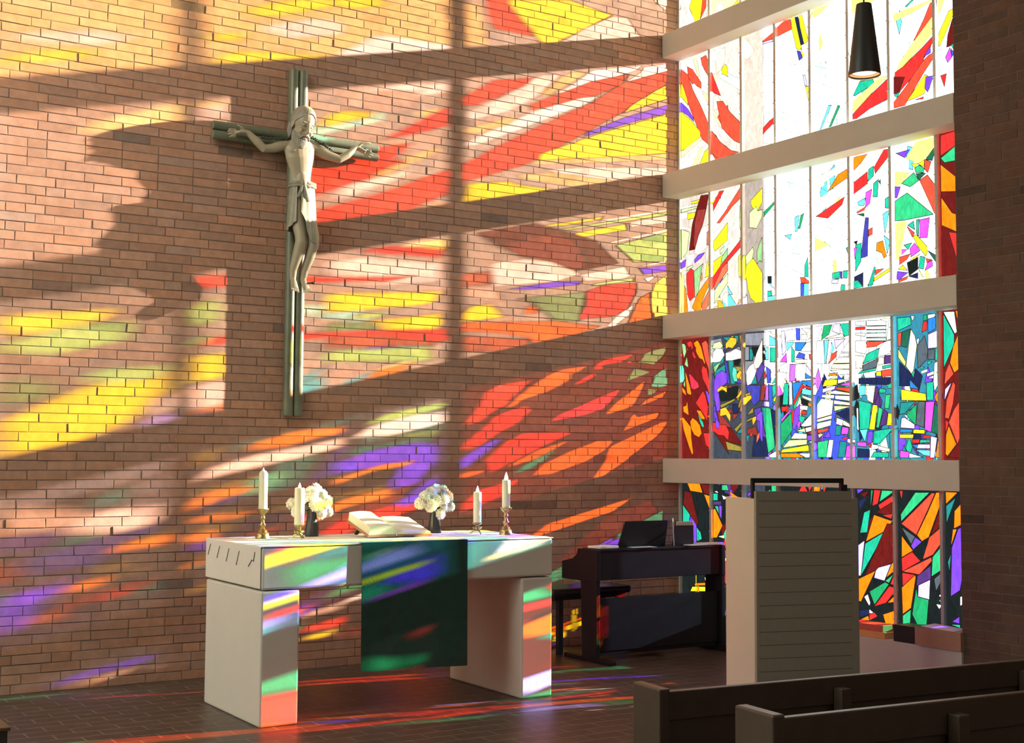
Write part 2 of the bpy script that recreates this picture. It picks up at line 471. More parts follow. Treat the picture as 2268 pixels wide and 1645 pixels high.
w0,9999:1951,1699 2027,1691 2015,1650 1945,1675
e0,9999:1641,1677 1755,1693 1731,1558 1645,1558
w0,9999:1761,1693 1806,1692 1782,1559 1731,1558
T0,9999:1873,1683 1939,1675 1921,1559 1849,1559
m0,9999:1944,1650 2026,1645 2025,1559 1921,1559
q0,9999:2039,2577 2142,2576 2141,2539 2039,2548
r0,9999:2039,2535 2136,2532 2135,2511 2038,2515
Y0,9999:2038,2490 2135,2482 2134,2458 2038,2477
w0,9999:2147,2576 2336,2564 2335,2524 2146,2539
w0,9999:2146,2533 2335,2520 2335,2497 2146,2510
q0,9999:2146,2506 2335,2493 2334,2474 2146,2486
w0,9999:2145,2480 2334,2467 2334,2439 2145,2451
q0,9999:2145,2446 2334,2433 2333,2412 2145,2426
Y0,9999:2274,2577 2356,2578 2346,2547
q0,9999:2367,2573 2413,2573 2405,2422 2335,2415
w0,9999:2037,2432 2134,2425 2155,2374 2133,2327 2036,2349
s0,9999:2145,2420 2323,2411 2239,2377 2144,2375
w0,9999:2312,2404 2395,2418 2393,2326 2321,2307 2269,2302 2270,2367
t0,9999:2110,2254 2143,2326 2265,2363 2254,2295
n0,9999:2110,2246 2259,2290 2237,2223 2099,2197
Y0,9999:2259,2294 2311,2295 2310,2243 2253,2238
V0,9999:2316,2303 2393,2306 2392,2246 2315,2242
Y0,9999:2036,2324 2122,2311 2099,2222 2040,2225
w0,9999:2034,2225 2083,2227 2055,2191
t0,9999:2061,2183 2088,2202 2237,2219 2231,2199
t0,9999:2294,2228 2392,2238 2392,2218 2294,2207
y0,9999:2236,2190 2283,2192 2283,2155 2236,2158
s0,9999:2288,2196 2381,2203 2375,2151 2288,2151
K0,9999:2066,2150 2390,2142 2390,2086 2065,2108
c0,9999:2070,2096 2129,2093 2128,2024 2069,2018
Y0,9999:2134,2093 2224,2089 2201,1956 2149,1982
V0,9999:2229,2077 2255,2072 2244,2004 2212,1956
t0,9999:2266,2067 2328,2057 2317,2029 2260,2031
t0,9999:2344,2088 2380,2103 2379,2063 2343,2064
e0,9999:2322,2017 2368,2019 2351,1912 2310,1921
t0,9999:2063,1985 2185,1957 2162,1771 2071,1764
y0,9999:2201,1948 2243,1943 2214,1762 2161,1767
e0,9999:2253,1931 2294,1913 2256,1777 2230,1778
V0,9999:2305,1913 2340,1888 2324,1800 2261,1785
y0,9999:2345,1884 2417,1870 2420,1795 2329,1792
w0,9999:2041,1928 2057,1928 2060,1756 2044,1772
v0,9999:2151,1750 2198,1754 2186,1665 2139,1665
t0,9999:2209,1754 2395,1775 2270,1665 2197,1657
m0,9999:2043,1674 2134,1673 2133,1637 2042,1645
r0,9999:2139,1657 2181,1657 2175,1629
w0,9999:2186,1657 2249,1649 2248,1624 2175,1617
Y0,9999:2249,1645 2357,1624 2351,1600 2248,1616
t0,9999:2206,1600 2341,1596 2340,1560 2174,1560
K0,9999:2047,1625 2165,1617 2164,1560 2046,1559
T0,9999:2353,1736 2435,1774 2432,1561 2361,1561
t0,9999:2438,2571 2558,2569 2567,2512 2442,2475
w0,9999:2564,2576 2593,2570 2578,2535
g0,9999:2676,2570 2705,2572 2705,2532 2671,2531
q0,9999:2715,2571 2782,2572 2772,2546 2714,2539
r0,9999:2671,2520 2709,2528 2703,2462 2660,2450
D0,9999:2714,2539 2782,2549 2780,2464 2713,2438
G0,9999:2792,2572 2815,2569 2809,2469 2790,2467
s0,9999:2441,2459 2477,2464 2465,2361 2445,2363
d0,9999:2482,2464 2557,2482 2525,2349 2475,2361
Y0,9999:2562,2481 2596,2431 2614,2359 2581,2180 2561,2158 2513,2215
h0,9999:2445,2347 2513,2247 2503,2216 2443,2283
w0,9999:2610,2399 2635,2413 2624,2358
n0,9999:2614,2351 2683,2425 2711,2321 2700,2252 2621,2194
l0,9999:2713,2430 2799,2455 2797,2331 2711,2329
n0,9999:2711,2321 2768,2325 2767,2248 2709,2251
t0,9999:2778,2328 2811,2330 2809,2245 2771,2240
t0,9999:2704,2244 2747,2233 2709,2212
t0,9999:2641,2208 2679,2198 2650,2184
w0,9999:2650,2173 2703,2185 2703,2166 2650,2153
Y0,9999:2698,2151 2765,2170 2765,2147 2702,2131
Y0,9999:2702,2119 2765,2140 2755,2117
q0,9999:2766,2225 2824,2244 2821,2106 2763,2024 2754,2094
t0,9999:2692,2089 2754,2094 2752,1962 2695,1964
K0,9999:2453,2251 2561,2158 2618,2045 2550,2071 2450,2076
D0,9999:2546,2119 2628,2045 2545,2056
y0,9999:2465,2051 2686,2011 2690,1961 2469,1972
t0,9999:2445,2060 2465,2059 2459,1972
T0,9999:2458,1956 2597,1960 2497,1876 2447,1869
g0,9999:2607,1944 2594,1788 2507,1868
n0,9999:2617,1959 2680,1957 2667,1771 2594,1795
m0,9999:2685,1953 2761,1954 2729,1739 2672,1755
w0,9999:2487,1868 2522,1860 2516,1840
l0,9999:2466,1845 2492,1849 2585,1796 2584,1764 2455,1774
D0,9999:2450,1766 2564,1761 2564,1741 2450,1739
y0,9999:2574,1761 2672,1755 2671,1728 2569,1733
y0,9999:2449,1727 2574,1725 2568,1698 2449,1699
r0,9999:2661,1717 2724,1716 2719,1697 2656,1697
r0,9999:2563,1690 2627,1690 2621,1663 2558,1663
t0,9999:2632,1686 2718,1685 2718,1666 2626,1663
D0,9999:2553,1651 2612,1651 2601,1624
l0,9999:2612,1655 2718,1654 2717,1623 2601,1624
m0,9999:2448,1612 2532,1600 2526,1557 2447,1557
c0,9999:2591,1616 2717,1612 2716,1569 2659,1577
w0,9999:2532,1592 2659,1562 2531,1557
l0,9999:2724,1712 2781,1700 2754,1558 2716,1558
o0,9999:2785,1677 2822,1677 2820,1558 2764,1562
d0,9999:2761,1939 2817,1899 2814,1715 2729,1739
o0,9999:2762,1985 2811,2060 2833,2006 2827,1906 2771,1962
q0,9999:2849,2578 2942,2573 2962,2427 2943,2417
t0,9999:2848,2567 2939,2413 2937,2344 2846,2182
o0,9999:2951,2580 2974,2571 2968,2510
o0,9999:2966,2403 2989,2379 2980,2174 2934,2146 2898,2217 2928,2330
s0,9999:2893,2217 2929,2139 2848,2066 2859,2150
l0,9999:2853,2036 2914,2086 2846,1952
s0,9999:2923,2086 2941,2062 2920,1934 2881,1828 2849,1837 2865,1959
s0,9999:2967,1940 2985,1924 2981,1721 2952,1653 2881,1806 2929,1896
r0,9999:2853,1821 2881,1806 2856,1730
o0,9999:2881,1783 2943,1653 2867,1570 2849,1585 2856,1722
R0,9999:2943,1646 2988,1645 2987,1559 2867,1562
o0,9999:94,1329 260,1329 295,1249 135,1262
R0,9999:269,1326 400,1320 408,1234 312,1246
R0,9999:58,1260 144,1250 241,992 214,967 125,1063 44,1142
o0,9999:312,1240 412,1223 407,1074
t0,9999:34,1141 129,1057 124,881 34,959
v0,9999:134,1048 214,973 213,811 138,853
t0,9999:214,956 267,912 284,855 218,834
w0,9999:138,853 187,821 142,812
t0,9999:146,807 209,799 204,781 146,778
t0,9999:434,1249 490,1251 489,1191 434,1189
w0,9999:443,1264 477,1271 503,1251
V0,9999:434,1183 536,1187 527,1152 438,1152
t0,9999:446,1144 493,1145 506,1072
v0,9999:502,1146 540,1150 535,1033 510,1066
o0,9999:433,1115 455,1121 548,983 475,877 432,875
e0,9999:541,1323 604,1325 625,1277 541,1278
o0,9999:633,1274 761,1219 662,1216
w0,9999:541,1238 608,1217 562,1199
Y0,9999:488,889 568,905 564,876
v0,9999:475,843 559,848 555,814
Y0,9999:318,535 404,545 404,514 326,502
o0,9999:194,474 326,490 326,465 185,453
y0,9999:158,442 326,456 326,416 131,399
v0,9999:335,457 404,463 404,423 335,417
v0,9999:835,1327 964,1329 963,1288 835,1282
w0,9999:835,1274 915,1276 875,1220 835,1218
Y0,9999:891,1237 931,1254 963,1217
v0,9999:2035,1323 2107,1326 2045,1288
R0,9999:2065,1285 2157,1318 2116,1263
K0,9999:2044,1238 2116,1263 2156,1287 2064,1169
g0,9999:2172,1318 2192,1319 2165,1180
r0,9999:2202,1323 2266,1321 2235,1221 2185,1204
e0,9999:2276,1321 2402,1320 2250,1233
r0,9999:2240,1213 2411,1305 2410,1257 2264,1169
R0,9999:2214,1159 2410,1257 2409,1159 2293,1143
r0,9999:2273,1139 2375,1154 2360,1116
t0,9999:2061,999 2104,1155 2165,1176 2132,1007
R0,9999:2154,1096 2204,1151 2116,941
o0,9999:2199,1140 2370,1101 2320,1035 2116,937
t0,9999:2111,925 2315,1031 2067,685
l0,9999:2035,905 2106,948 2067,685 2037,682
R0,9999:2321,1080 2408,1077 2408,823 2107,688 2159,791
l0,9999:2208,734 2233,758 2355,793 2290,665 2192,679
o0,9999:2360,798 2418,817 2412,764 2305,689
o0,9999:2041,660 2208,734 2064,493 2039,498
e0,9999:2295,665 2378,724 2333,653
g0,9999:2146,577 2295,658 2333,646 2194,483
r0,9999:2343,647 2383,725 2421,735 2419,638
r0,9999:2333,631 2410,623 2302,508 2189,471
o0,9999:2312,509 2419,601 2418,527
w0,9999:2095,534 2131,557 2155,494 2144,470
w0,9999:2144,448 2193,422 2143,417
r0,9999:2143,410 2193,430 2222,403 2143,364
K0,9999:2048,430 2139,447 2138,409 2052,377
o0,9999:2272,423 2417,475 2420,401 2309,322
e0,9999:2328,324 2420,387 2419,290
o0,9999:2052,362 2133,401 2143,364
r0,9999:2440,1321 2469,1322 2458,1258
e0,9999:2447,1153 2581,1313 2710,1317 2451,1101
s0,9999:2451,1086 2728,1314 2755,1311 2689,1192 2585,1012
o0,9999:2764,1318 2813,1319 2808,1254 2695,1003 2635,970 2590,1012 2689,1178
R0,9999:2812,1247 2809,1088 2713,1018
n0,9999:2450,1064 2576,1000 2538,943
v0,9999:2576,996 2635,967 2556,907 2537,935
o0,9999:2454,1001 2555,900 2451,845
s0,9999:2700,1003 2813,1085 2811,981 2729,882 2638,843
r0,9999:2451,841 2546,892 2619,831 2454,745
s0,9999:2454,745 2715,866 2719,838 2608,735 2516,742
r0,9999:2454,738 2571,732 2457,642
e0,9999:2724,867 2811,955 2808,786 2713,729
V0,9999:2590,726 2710,808 2708,714 2579,652
o0,9999:2448,633 2571,732 2575,710 2530,494 2454,442
l0,9999:2598,661 2703,710 2692,568 2592,580
g0,9999:2579,645 2592,580 2687,567 2666,391 2584,382 2539,451
e0,9999:2454,434 2530,486 2519,368 2453,361
n0,9999:2735,716 2798,764 2788,691 2751,631
w0,9999:2773,604 2823,637 2831,616 2795,592
t0,9999:2768,568 2822,594 2803,557
w0,9999:2750,544 2803,542 2776,511
o0,9999:2844,1324 2949,1323 2847,1238
T0,9999:2847,1227 2931,1287 2849,1105
o0,9999:2917,1193 2970,1245 2982,1203 2976,1103 2910,1072
o0,9999:2901,1068 2936,1073 2881,942
v0,9999:2945,1073 2988,1090 2982,778 2954,656 2875,606 2890,942
T0,9999:2853,840 2885,906 2869,769
w0,9999:2953,613 2988,624 2987,567 2952,550
v0,9999:2880,436 2946,479 2945,429
t0,9999:2863,417 2949,423 2949,401
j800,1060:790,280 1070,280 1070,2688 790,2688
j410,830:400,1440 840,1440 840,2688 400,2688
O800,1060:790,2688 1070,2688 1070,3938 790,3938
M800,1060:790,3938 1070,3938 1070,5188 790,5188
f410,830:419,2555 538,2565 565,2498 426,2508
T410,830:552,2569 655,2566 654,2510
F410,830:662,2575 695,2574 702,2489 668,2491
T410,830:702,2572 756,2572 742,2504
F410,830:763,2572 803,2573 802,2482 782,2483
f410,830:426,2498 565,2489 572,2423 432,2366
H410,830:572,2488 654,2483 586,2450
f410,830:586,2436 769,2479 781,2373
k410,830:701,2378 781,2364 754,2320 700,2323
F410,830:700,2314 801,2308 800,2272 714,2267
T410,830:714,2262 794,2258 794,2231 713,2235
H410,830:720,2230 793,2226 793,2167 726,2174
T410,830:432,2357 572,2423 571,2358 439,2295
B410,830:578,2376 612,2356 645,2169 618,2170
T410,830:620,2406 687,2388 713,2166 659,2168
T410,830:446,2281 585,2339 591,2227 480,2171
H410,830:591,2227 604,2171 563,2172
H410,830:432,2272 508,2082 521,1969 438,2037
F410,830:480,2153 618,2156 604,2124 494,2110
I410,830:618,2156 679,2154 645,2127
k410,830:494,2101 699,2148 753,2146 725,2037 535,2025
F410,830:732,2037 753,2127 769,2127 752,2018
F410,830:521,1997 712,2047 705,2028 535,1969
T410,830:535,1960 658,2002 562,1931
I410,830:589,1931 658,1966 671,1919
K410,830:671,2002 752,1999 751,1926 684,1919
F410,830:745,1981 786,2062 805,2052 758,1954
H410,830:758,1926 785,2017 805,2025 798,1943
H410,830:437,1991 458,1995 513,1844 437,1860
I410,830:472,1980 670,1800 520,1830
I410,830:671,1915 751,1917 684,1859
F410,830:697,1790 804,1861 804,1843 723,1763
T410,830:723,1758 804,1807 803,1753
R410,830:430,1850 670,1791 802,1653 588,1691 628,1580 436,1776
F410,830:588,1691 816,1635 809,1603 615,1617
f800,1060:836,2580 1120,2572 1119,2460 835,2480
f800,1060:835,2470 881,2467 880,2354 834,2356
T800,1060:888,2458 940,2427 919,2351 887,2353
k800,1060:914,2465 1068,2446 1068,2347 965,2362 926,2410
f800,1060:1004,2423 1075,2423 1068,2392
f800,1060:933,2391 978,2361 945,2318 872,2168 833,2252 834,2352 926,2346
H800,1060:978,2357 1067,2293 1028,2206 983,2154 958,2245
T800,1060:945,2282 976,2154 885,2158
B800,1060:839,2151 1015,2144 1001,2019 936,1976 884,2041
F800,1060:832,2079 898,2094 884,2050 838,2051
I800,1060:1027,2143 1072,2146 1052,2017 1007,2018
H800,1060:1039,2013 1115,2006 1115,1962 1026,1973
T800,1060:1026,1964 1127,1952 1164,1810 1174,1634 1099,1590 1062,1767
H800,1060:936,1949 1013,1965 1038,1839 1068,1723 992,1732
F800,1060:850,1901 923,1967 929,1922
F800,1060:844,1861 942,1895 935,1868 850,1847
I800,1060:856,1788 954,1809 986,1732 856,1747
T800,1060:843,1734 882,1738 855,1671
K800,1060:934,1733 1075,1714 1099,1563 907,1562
W410,1070:1056,5618 949,5620 892,5563 930,5510 1003,5552
y410,830:753,5726 688,5781 606,5777 606,5730 677,5676 731,5654
y410,830:804,5549 748,5557 748,5501 785,5489
y410,830:793,5337 766,5428 622,5338 642,5275 713,5254 772,5275
w410,830:549,5481 435,5364 438,5316 569,5262 627,5281 605,5367
y410,830:629,5770 559,5781 535,5716 582,5690 606,5707
W410,830:731,5586 644,5634 605,5590 605,5496 687,5495
y800,1070:1055,5466 1015,5504 961,5498 939,5449 970,5418 1029,5417 1055,5415
Z410,830:535,5680 449,5712 438,5586 486,5537 559,5578
y0,440:334,5714 220,5693 138,5544 179,5460 254,5311 273,5342 309,5544 334,5676
s0,440:385,5975 334,5791 331,5663 304,5517 287,5397 358,5480 369,5620
Z0,440:421,5694 385,5699 368,5344 410,5357
W0,440:138,5530 107,5510 83,5342 161,5323 242,5320 191,5437
w0,440:52,5661 23,5656 26,5553 42,5605
w0,440:179,5068 136,5075 77,5077 89,5044 130,4999 177,4966 236,4888 244,4905 217,4959 193,5022
Z0,440:244,5020 217,5067 185,5059 204,5012 233,4944 255,4889 273,4896 258,4954
W0,440:270,5065 241,5054 249,5014 273,4903 324,4792 402,4738 402,4813 369,4860 325,4945 295,5024
s0,440:357,5053 287,5046 303,4982 391,4855 414,4877 401,4958
w0,440:74,5061 26,5078 26,5014 41,4989 120,4907 123,4923 103,4967 77,5032
s0,440:292,4825 248,4883 179,4973 107,5013 119,4924 167,4850 247,4805 292,4774
s0,440:113,4941 27,5011 23,4900 116,4682 219,4482 302,4324 413,4240 413,4375 356,4497 281,4629 179,4789
w0,440:164,4842 190,4781 253,4705 330,4602 388,4532 413,4546 356,4653 289,4760 202,4838
Z0,440:414,4669 314,4746 330,4678 393,4621
y0,440:25,4887 23,4763 116,4669 101,4729 52,4843
v0,440:23,4709 23,4634 113,4574 193,4502 190,4533 116,4629
y0,440:23,4627 24,4273 101,4288 280,4349 275,4397 161,4518
Z0,440:24,4266 24,4212 289,4316 280,4347
W0,440:-2,4123 -2,4068 101,4102 161,4086 219,4173 261,4262 161,4223
Z0,440:131,4087 122,4075 219,4095 302,4210 313,4254 247,4228
y0,440:397,4231 329,4201 321,4178 252,4091 302,4084 382,4074 407,4078 403,4185
W410,830:396,5049 394,5005 485,4968 533,4917 580,4996 583,5055 509,5074
P410,830:604,5064 480,5014 497,4853 557,4880 603,4947
y410,830:626,4888 603,4912 554,4879 559,4834 580,4832 641,4792
Z410,830:492,4851 450,4868 434,4801 474,4771
P410,830:544,4615 489,4670 449,4662 449,4540 508,4548 532,4467
Z410,830:579,4388 508,4500 449,4553 449,4516 503,4426 555,4363
W410,830:615,4226 602,4333 555,4363 488,4406 508,4346 564,4275
s410,830:636,4549 544,4509 503,4474 565,4380 602,4368 647,4338
s410,830:436,4351 433,4168 507,4073 554,4035 646,4031 646,4167 601,4206 543,4226 483,4319
Z410,830:519,4081 445,4103 435,4036 502,4058
Y410,1070:964,4928 928,4994 851,5066 771,5053 791,4930 815,4920 870,4882 927,4900
W410,830:822,5021 771,5031 775,4934 791,4930 831,4938
w410,830:785,4512 773,4407 780,4373 795,4388
y0,440:155,3795 161,3773 230,3770 272,3787 266,3795
W0,440:24,3772 24,3745 161,3747 161,3766
G0,440:24,3748 24,3718 241,3727 238,3741
W0,440:24,3715 24,3650 101,3665 104,3707
W0,440:24,3596 21,3567 140,3549 143,3564
y0,440:110,3698 107,3643 201,3646 210,3691 161,3695
G0,440:131,3528 25,3569 24,3299 95,3355
w0,440:27,3317 33,3293 86,3308
v0,440:27,3274 24,3218 74,3232 83,3293
w0,440:46,3203 67,3154 74,3192
h0,440:26,3186 21,3014 27,2779 55,2805 58,3047 52,3135
o0,440:61,3063 55,2819 107,2821 83,3028
w0,440:95,2987 101,2913 134,2826 148,2847 122,2932
r0,440:149,3203 89,3166 89,3086 107,2958 137,2920 203,2956 189,3058 186,3183
G0,440:95,3217 95,3190 175,3215 172,3233
W0,440:198,3328 110,3328 101,3241 116,3228 189,3269
W0,440:360,3553 301,3544 232,3451 198,3334 246,3311 354,3365 360,3467
v0,440:195,3274 201,3247 287,3283 333,3322 246,3311
S0,440:417,3514 360,3492 360,3381 411,3413
P0,440:411,3401 354,3358 338,3228 380,3277 411,3328
x0,440:312,3229 189,3173 201,2940 246,2982 293,3188
o0,440:298,3155 279,3125 279,3075 301,3095
o0,440:163,2860 203,2828 262,2816 287,2846 292,2889 343,2975 411,3057 418,3106 406,3118 246,2982
y0,440:421,3145 393,3240 359,3222 336,3102 390,3116
S0,440:411,3021 292,2876 300,2785 405,2889
y410,830:542,3768 506,3799 422,3735 482,3733
W410,830:622,3774 565,3763 447,3623 447,3479 529,3525 622,3614
y410,830:626,3539 446,3401 451,3340 466,3317 626,3391
G410,830:585,3348 531,3317 531,3282 580,3304
y410,830:575,3277 446,3228 441,3163 451,3077 533,3144 540,3221
x410,830:626,3323 543,3246 554,3188 625,3255
S410,830:625,3199 561,3171 456,3046 451,2982 625,3131
G410,830:625,3108 465,2985 455,2868 494,2902 625,3029
a410,830:492,2888 504,2824 539,2804 572,2810 574,2829 540,2885
G410,830:450,2834 463,2805 494,2814 497,2840
P410,830:624,2939 597,2956 551,2908 574,2864 597,2854 624,2770
G410,830:780,3661 775,3505 781,3457 825,3509 806,3608
G410,830:805,3383 779,3380 766,3346 768,3316 820,3335
y410,1070:760,3232 759,3112 765,3054 807,3078 837,3025 846,3035 843,3200 836,3234 798,3260
W410,1070:759,3037 758,2875 804,2863 854,2918 850,3019 803,3052
a410,830:758,2864 758,2831 806,2860 803,2882
y800,1070:1046,3764 940,3697 914,3684 914,3643 946,3602 980,3573 1045,3645
G800,1070:981,3624 893,3582 892,3457 978,3440 1044,3526 1045,3585 991,3583
G800,1070:930,3290 843,3221 858,3121 919,3176 945,3254
y800,1070:1042,3063 937,3196 851,3145 846,3056 862,3000 871,2948 906,2865 944,2839 989,2773 1040,2778
l410,1070:861,2901 814,2863 824,2758 868,2821
x800,1070:1043,3358 982,3254 982,3143 1013,3168 1042,3151
x0,440:26,2554 35,2481 54,2420 86,2475 76,2530 59,2549
r0,440:23,2484 20,2437 30,2447
X0,440:23,2359 21,2210 42,2211 61,2238 54,2325 35,2364
x0,440:59,2367 74,2354 111,2335 106,2373 93,2438
x0,440:67,2231 45,2193 59,2164 69,2175
o0,440:71,2314 74,2253 86,2164 93,2114 112,2101 148,2095 150,2111 132,2173 96,2254
r0,440:94,2556 96,2543 119,2509 152,2521 152,2485 174,2508 166,2550 144,2569
s0,440:96,2514 98,2480 109,2495
r0,440:166,2479 168,2445 187,2416 206,2408 209,2426 184,2462
o0,440:182,2548 199,2514 212,2506 212,2471 231,2442 258,2409 300,2394 331,2347 334,2364 306,2441 283,2504 258,2541 231,2567
s0,440:289,2538 305,2482 316,2444 337,2382 363,2339 384,2290 404,2314 381,2420 369,2526 343,2559
r0,440:302,2343 286,2300 305,2223 350,2166 383,2098 419,2129 373,2242 353,2315
C0,440:119,2287 126,2244 152,2152 190,2139 255,2158 237,2199 199,2226 153,2267
r0,440:305,2125 208,2024 272,1963 326,1907 357,1861 368,1983 337,2078
o0,440:217,1965 245,1917 278,1883 331,1877 321,1900 275,1954
t0,440:236,1932 264,1854 291,1814 318,1811 304,1855
o0,440:133,1865 148,1799 188,1748 250,1725 286,1758 264,1829 217,1871 165,1897
o0,440:21,1896 46,1793 113,1653 160,1572 174,1591 151,1714 142,1818 86,1866 40,1905
o0,440:40,1997 46,1951 116,1915 101,2014 92,2049 83,2006
o0,440:24,2171 34,2122 86,2088 71,2136
v0,440:337,2126 363,2049 383,2002 408,1950 429,1976 404,2051 363,2121
o0,440:362,1904 386,1886 428,1893 403,1932
G410,830:562,2497 527,2537 445,2526 430,2486 472,2474 531,2473
w410,830:582,2418 550,2472 479,2482 437,2446 429,2367 454,2360 526,2363
x410,830:540,2369 444,2325 454,2266
v410,830:609,2271 595,2265 550,2288 478,2260 449,2201 449,2083 463,2020 482,1939 518,1951 525,2007 502,2126 549,2151 609,2181
a410,830:485,2129 492,2103 549,2128 608,2097 608,2136 538,2159
v410,830:443,1936 463,1868 497,1866 463,1949
a410,830:596,2514 596,2469 633,2479 677,2465 730,2508 728,2549 656,2561
W410,830:596,2435 596,2367 677,2366 760,2374 794,2375 804,2377 781,2442 719,2462 655,2439
a410,1070:801,2521 803,2481 834,2457 844,2491 821,2535
X410,830:687,2314 672,2251 697,2185 739,2186 729,2291
a410,830:723,2240 729,2216 753,2204 804,2261 770,2280
W410,1070:847,2265 846,2192 858,2146 903,2158 950,2225 986,2314 951,2335 887,2309
a410,1070:760,2212 800,2181 829,2200 823,2234 790,2252
a410,830:714,2043 759,2052 799,2096 799,2133
a410,1070:775,1989 775,1925 818,1977 876,2018 910,2041 902,2066 857,2063 819,2045
v410,830:775,1915 774,1862 818,1946 820,1969
a410,1070:790,1811 792,1772 833,1822 822,1836
r410,830:634,1765 594,1826 511,1832 435,1853 432,1778 497,1744 567,1738 620,1697
a410,830:654,1908 594,1977 526,1964 519,1900 594,1910 647,1849
v410,830:518,1842 468,1889 457,1819 497,1789
r0,440:420,1658 379,1762 309,1761 340,1657 416,1617
v800,1070:1035,1919 1019,1932 966,1901 964,1859 1001,1847 1002,1732 1016,1695 1034,1677
a800,1070:961,1893 912,1879 914,1852 923,1815 959,1861
r800,1070:912,1768 875,1731 912,1728
S800,1070:1001,1768 966,1732 960,1664 1000,1719
P800,1070:1039,2523 969,2409 933,2331 951,2275 995,2287 1038,2337
o0,440:224,465 224,403 246,396 246,451
y0,440:224,403 224,360 246,353 246,396
v0,440:224,354 243,318 246,341
y0,440:212,568 203,555 203,381 211,383
t0,440:233,909 235,851 249,829 252,888
v0,440:118,1025 121,921 159,988 142,1014
P410,830:653,1218 592,1221 592,1165 651,1193
s410,830:653,1120 592,1110 592,1043 651,1095
y410,830:653,1054 607,1034 604,1003 650,1018
a410,830:652,913 591,876 591,832 650,887
P410,830:650,855 591,843 591,821 650,827
v410,830:656,846 564,722 564,695 656,820
y410,830:656,817 564,692 564,662 656,788
v800,1070:967,1274 935,1288 861,1263 855,1233 928,1265 966,1215
P800,1070:965,1261 887,1216 787,1066 787,1014 872,1119 920,1183
r410,830:427,4893 474,4794 543,4653 466,4690 424,4729
s410,830:494,4611 571,4598 660,4483 782,4372 806,4357 805,4180 713,4226 604,4324 556,4373
s410,830:429,4371 534,4253 672,4150 767,4117 519,4103 435,4168
r410,830:525,3826 580,3821 446,3668 440,3726
s410,830:778,3806 805,3820 805,3732 682,3668 530,3550 488,3557 600,3643
r410,830:788,3373 795,3316 555,3160 429,2985 429,3090 542,3190 694,3302
R0,440:283,3829 388,3821 354,3701 310,3573 259,3494 201,3367 127,3367 169,3594 224,3712
I0,440:238,3710 347,3702 310,3573 259,3494 208,3375 186,3398 201,3589
"""
# ---------------------------------------------------------------- materials of the shell
def brick_mat(name, base, dark):
    m = bpy.data.materials.new(name); m.use_nodes = True; nt = m.node_tree; b = nt.nodes['Principled BSDF']
    b.inputs['Roughness'].default_value = .82; b.inputs['Specular IOR Level'].default_value = .3
    at_ = nt.nodes.new('ShaderNodeAttribute'); at_.attribute_name = 'tone'
    tc = nt.nodes.new('ShaderNodeTexCoord')
    n = nt.nodes.new('ShaderNodeTexNoise'); n.inputs['Scale'].default_value = 14; n.inputs['Detail'].default_value = 8; n.inputs['Roughness'].default_value = .65
    rp = nt.nodes.new('ShaderNodeMapRange'); rp.inputs[1].default_value = .3; rp.inputs[2].default_value = .7; rp.inputs[3].default_value = .82; rp.inputs[4].default_value = 1.15
    mu = nt.nodes.new('ShaderNodeMix'); mu.data_type = 'RGBA'; mu.blend_type = 'MULTIPLY'; mu.inputs[0].default_value = 1
    nt.links.new(tc.outputs['Object'], n.inputs['Vector']); nt.links.new(n.outputs['Fac'], rp.inputs[0])
    nt.links.new(at_.outputs['Color'], mu.inputs[6]); nt.links.new(rp.outputs[0], mu.inputs[7]); nt.links.new(mu.outputs[2], b.inputs['Base Color'])
    n2 = nt.nodes.new('ShaderNodeTexNoise'); n2.inputs['Scale'].default_value = 120; n2.inputs['Detail'].default_value = 6
    bp = nt.nodes.new('ShaderNodeBump'); bp.inputs['Strength'].default_value = .35; bp.inputs['Distance'].default_value = .0015
    nt.links.new(tc.outputs['Object'], n2.inputs['Vector']); nt.links.new(n2.outputs['Fac'], bp.inputs['Height']); nt.links.new(bp.outputs[0], b.inputs['Normal'])
    return m
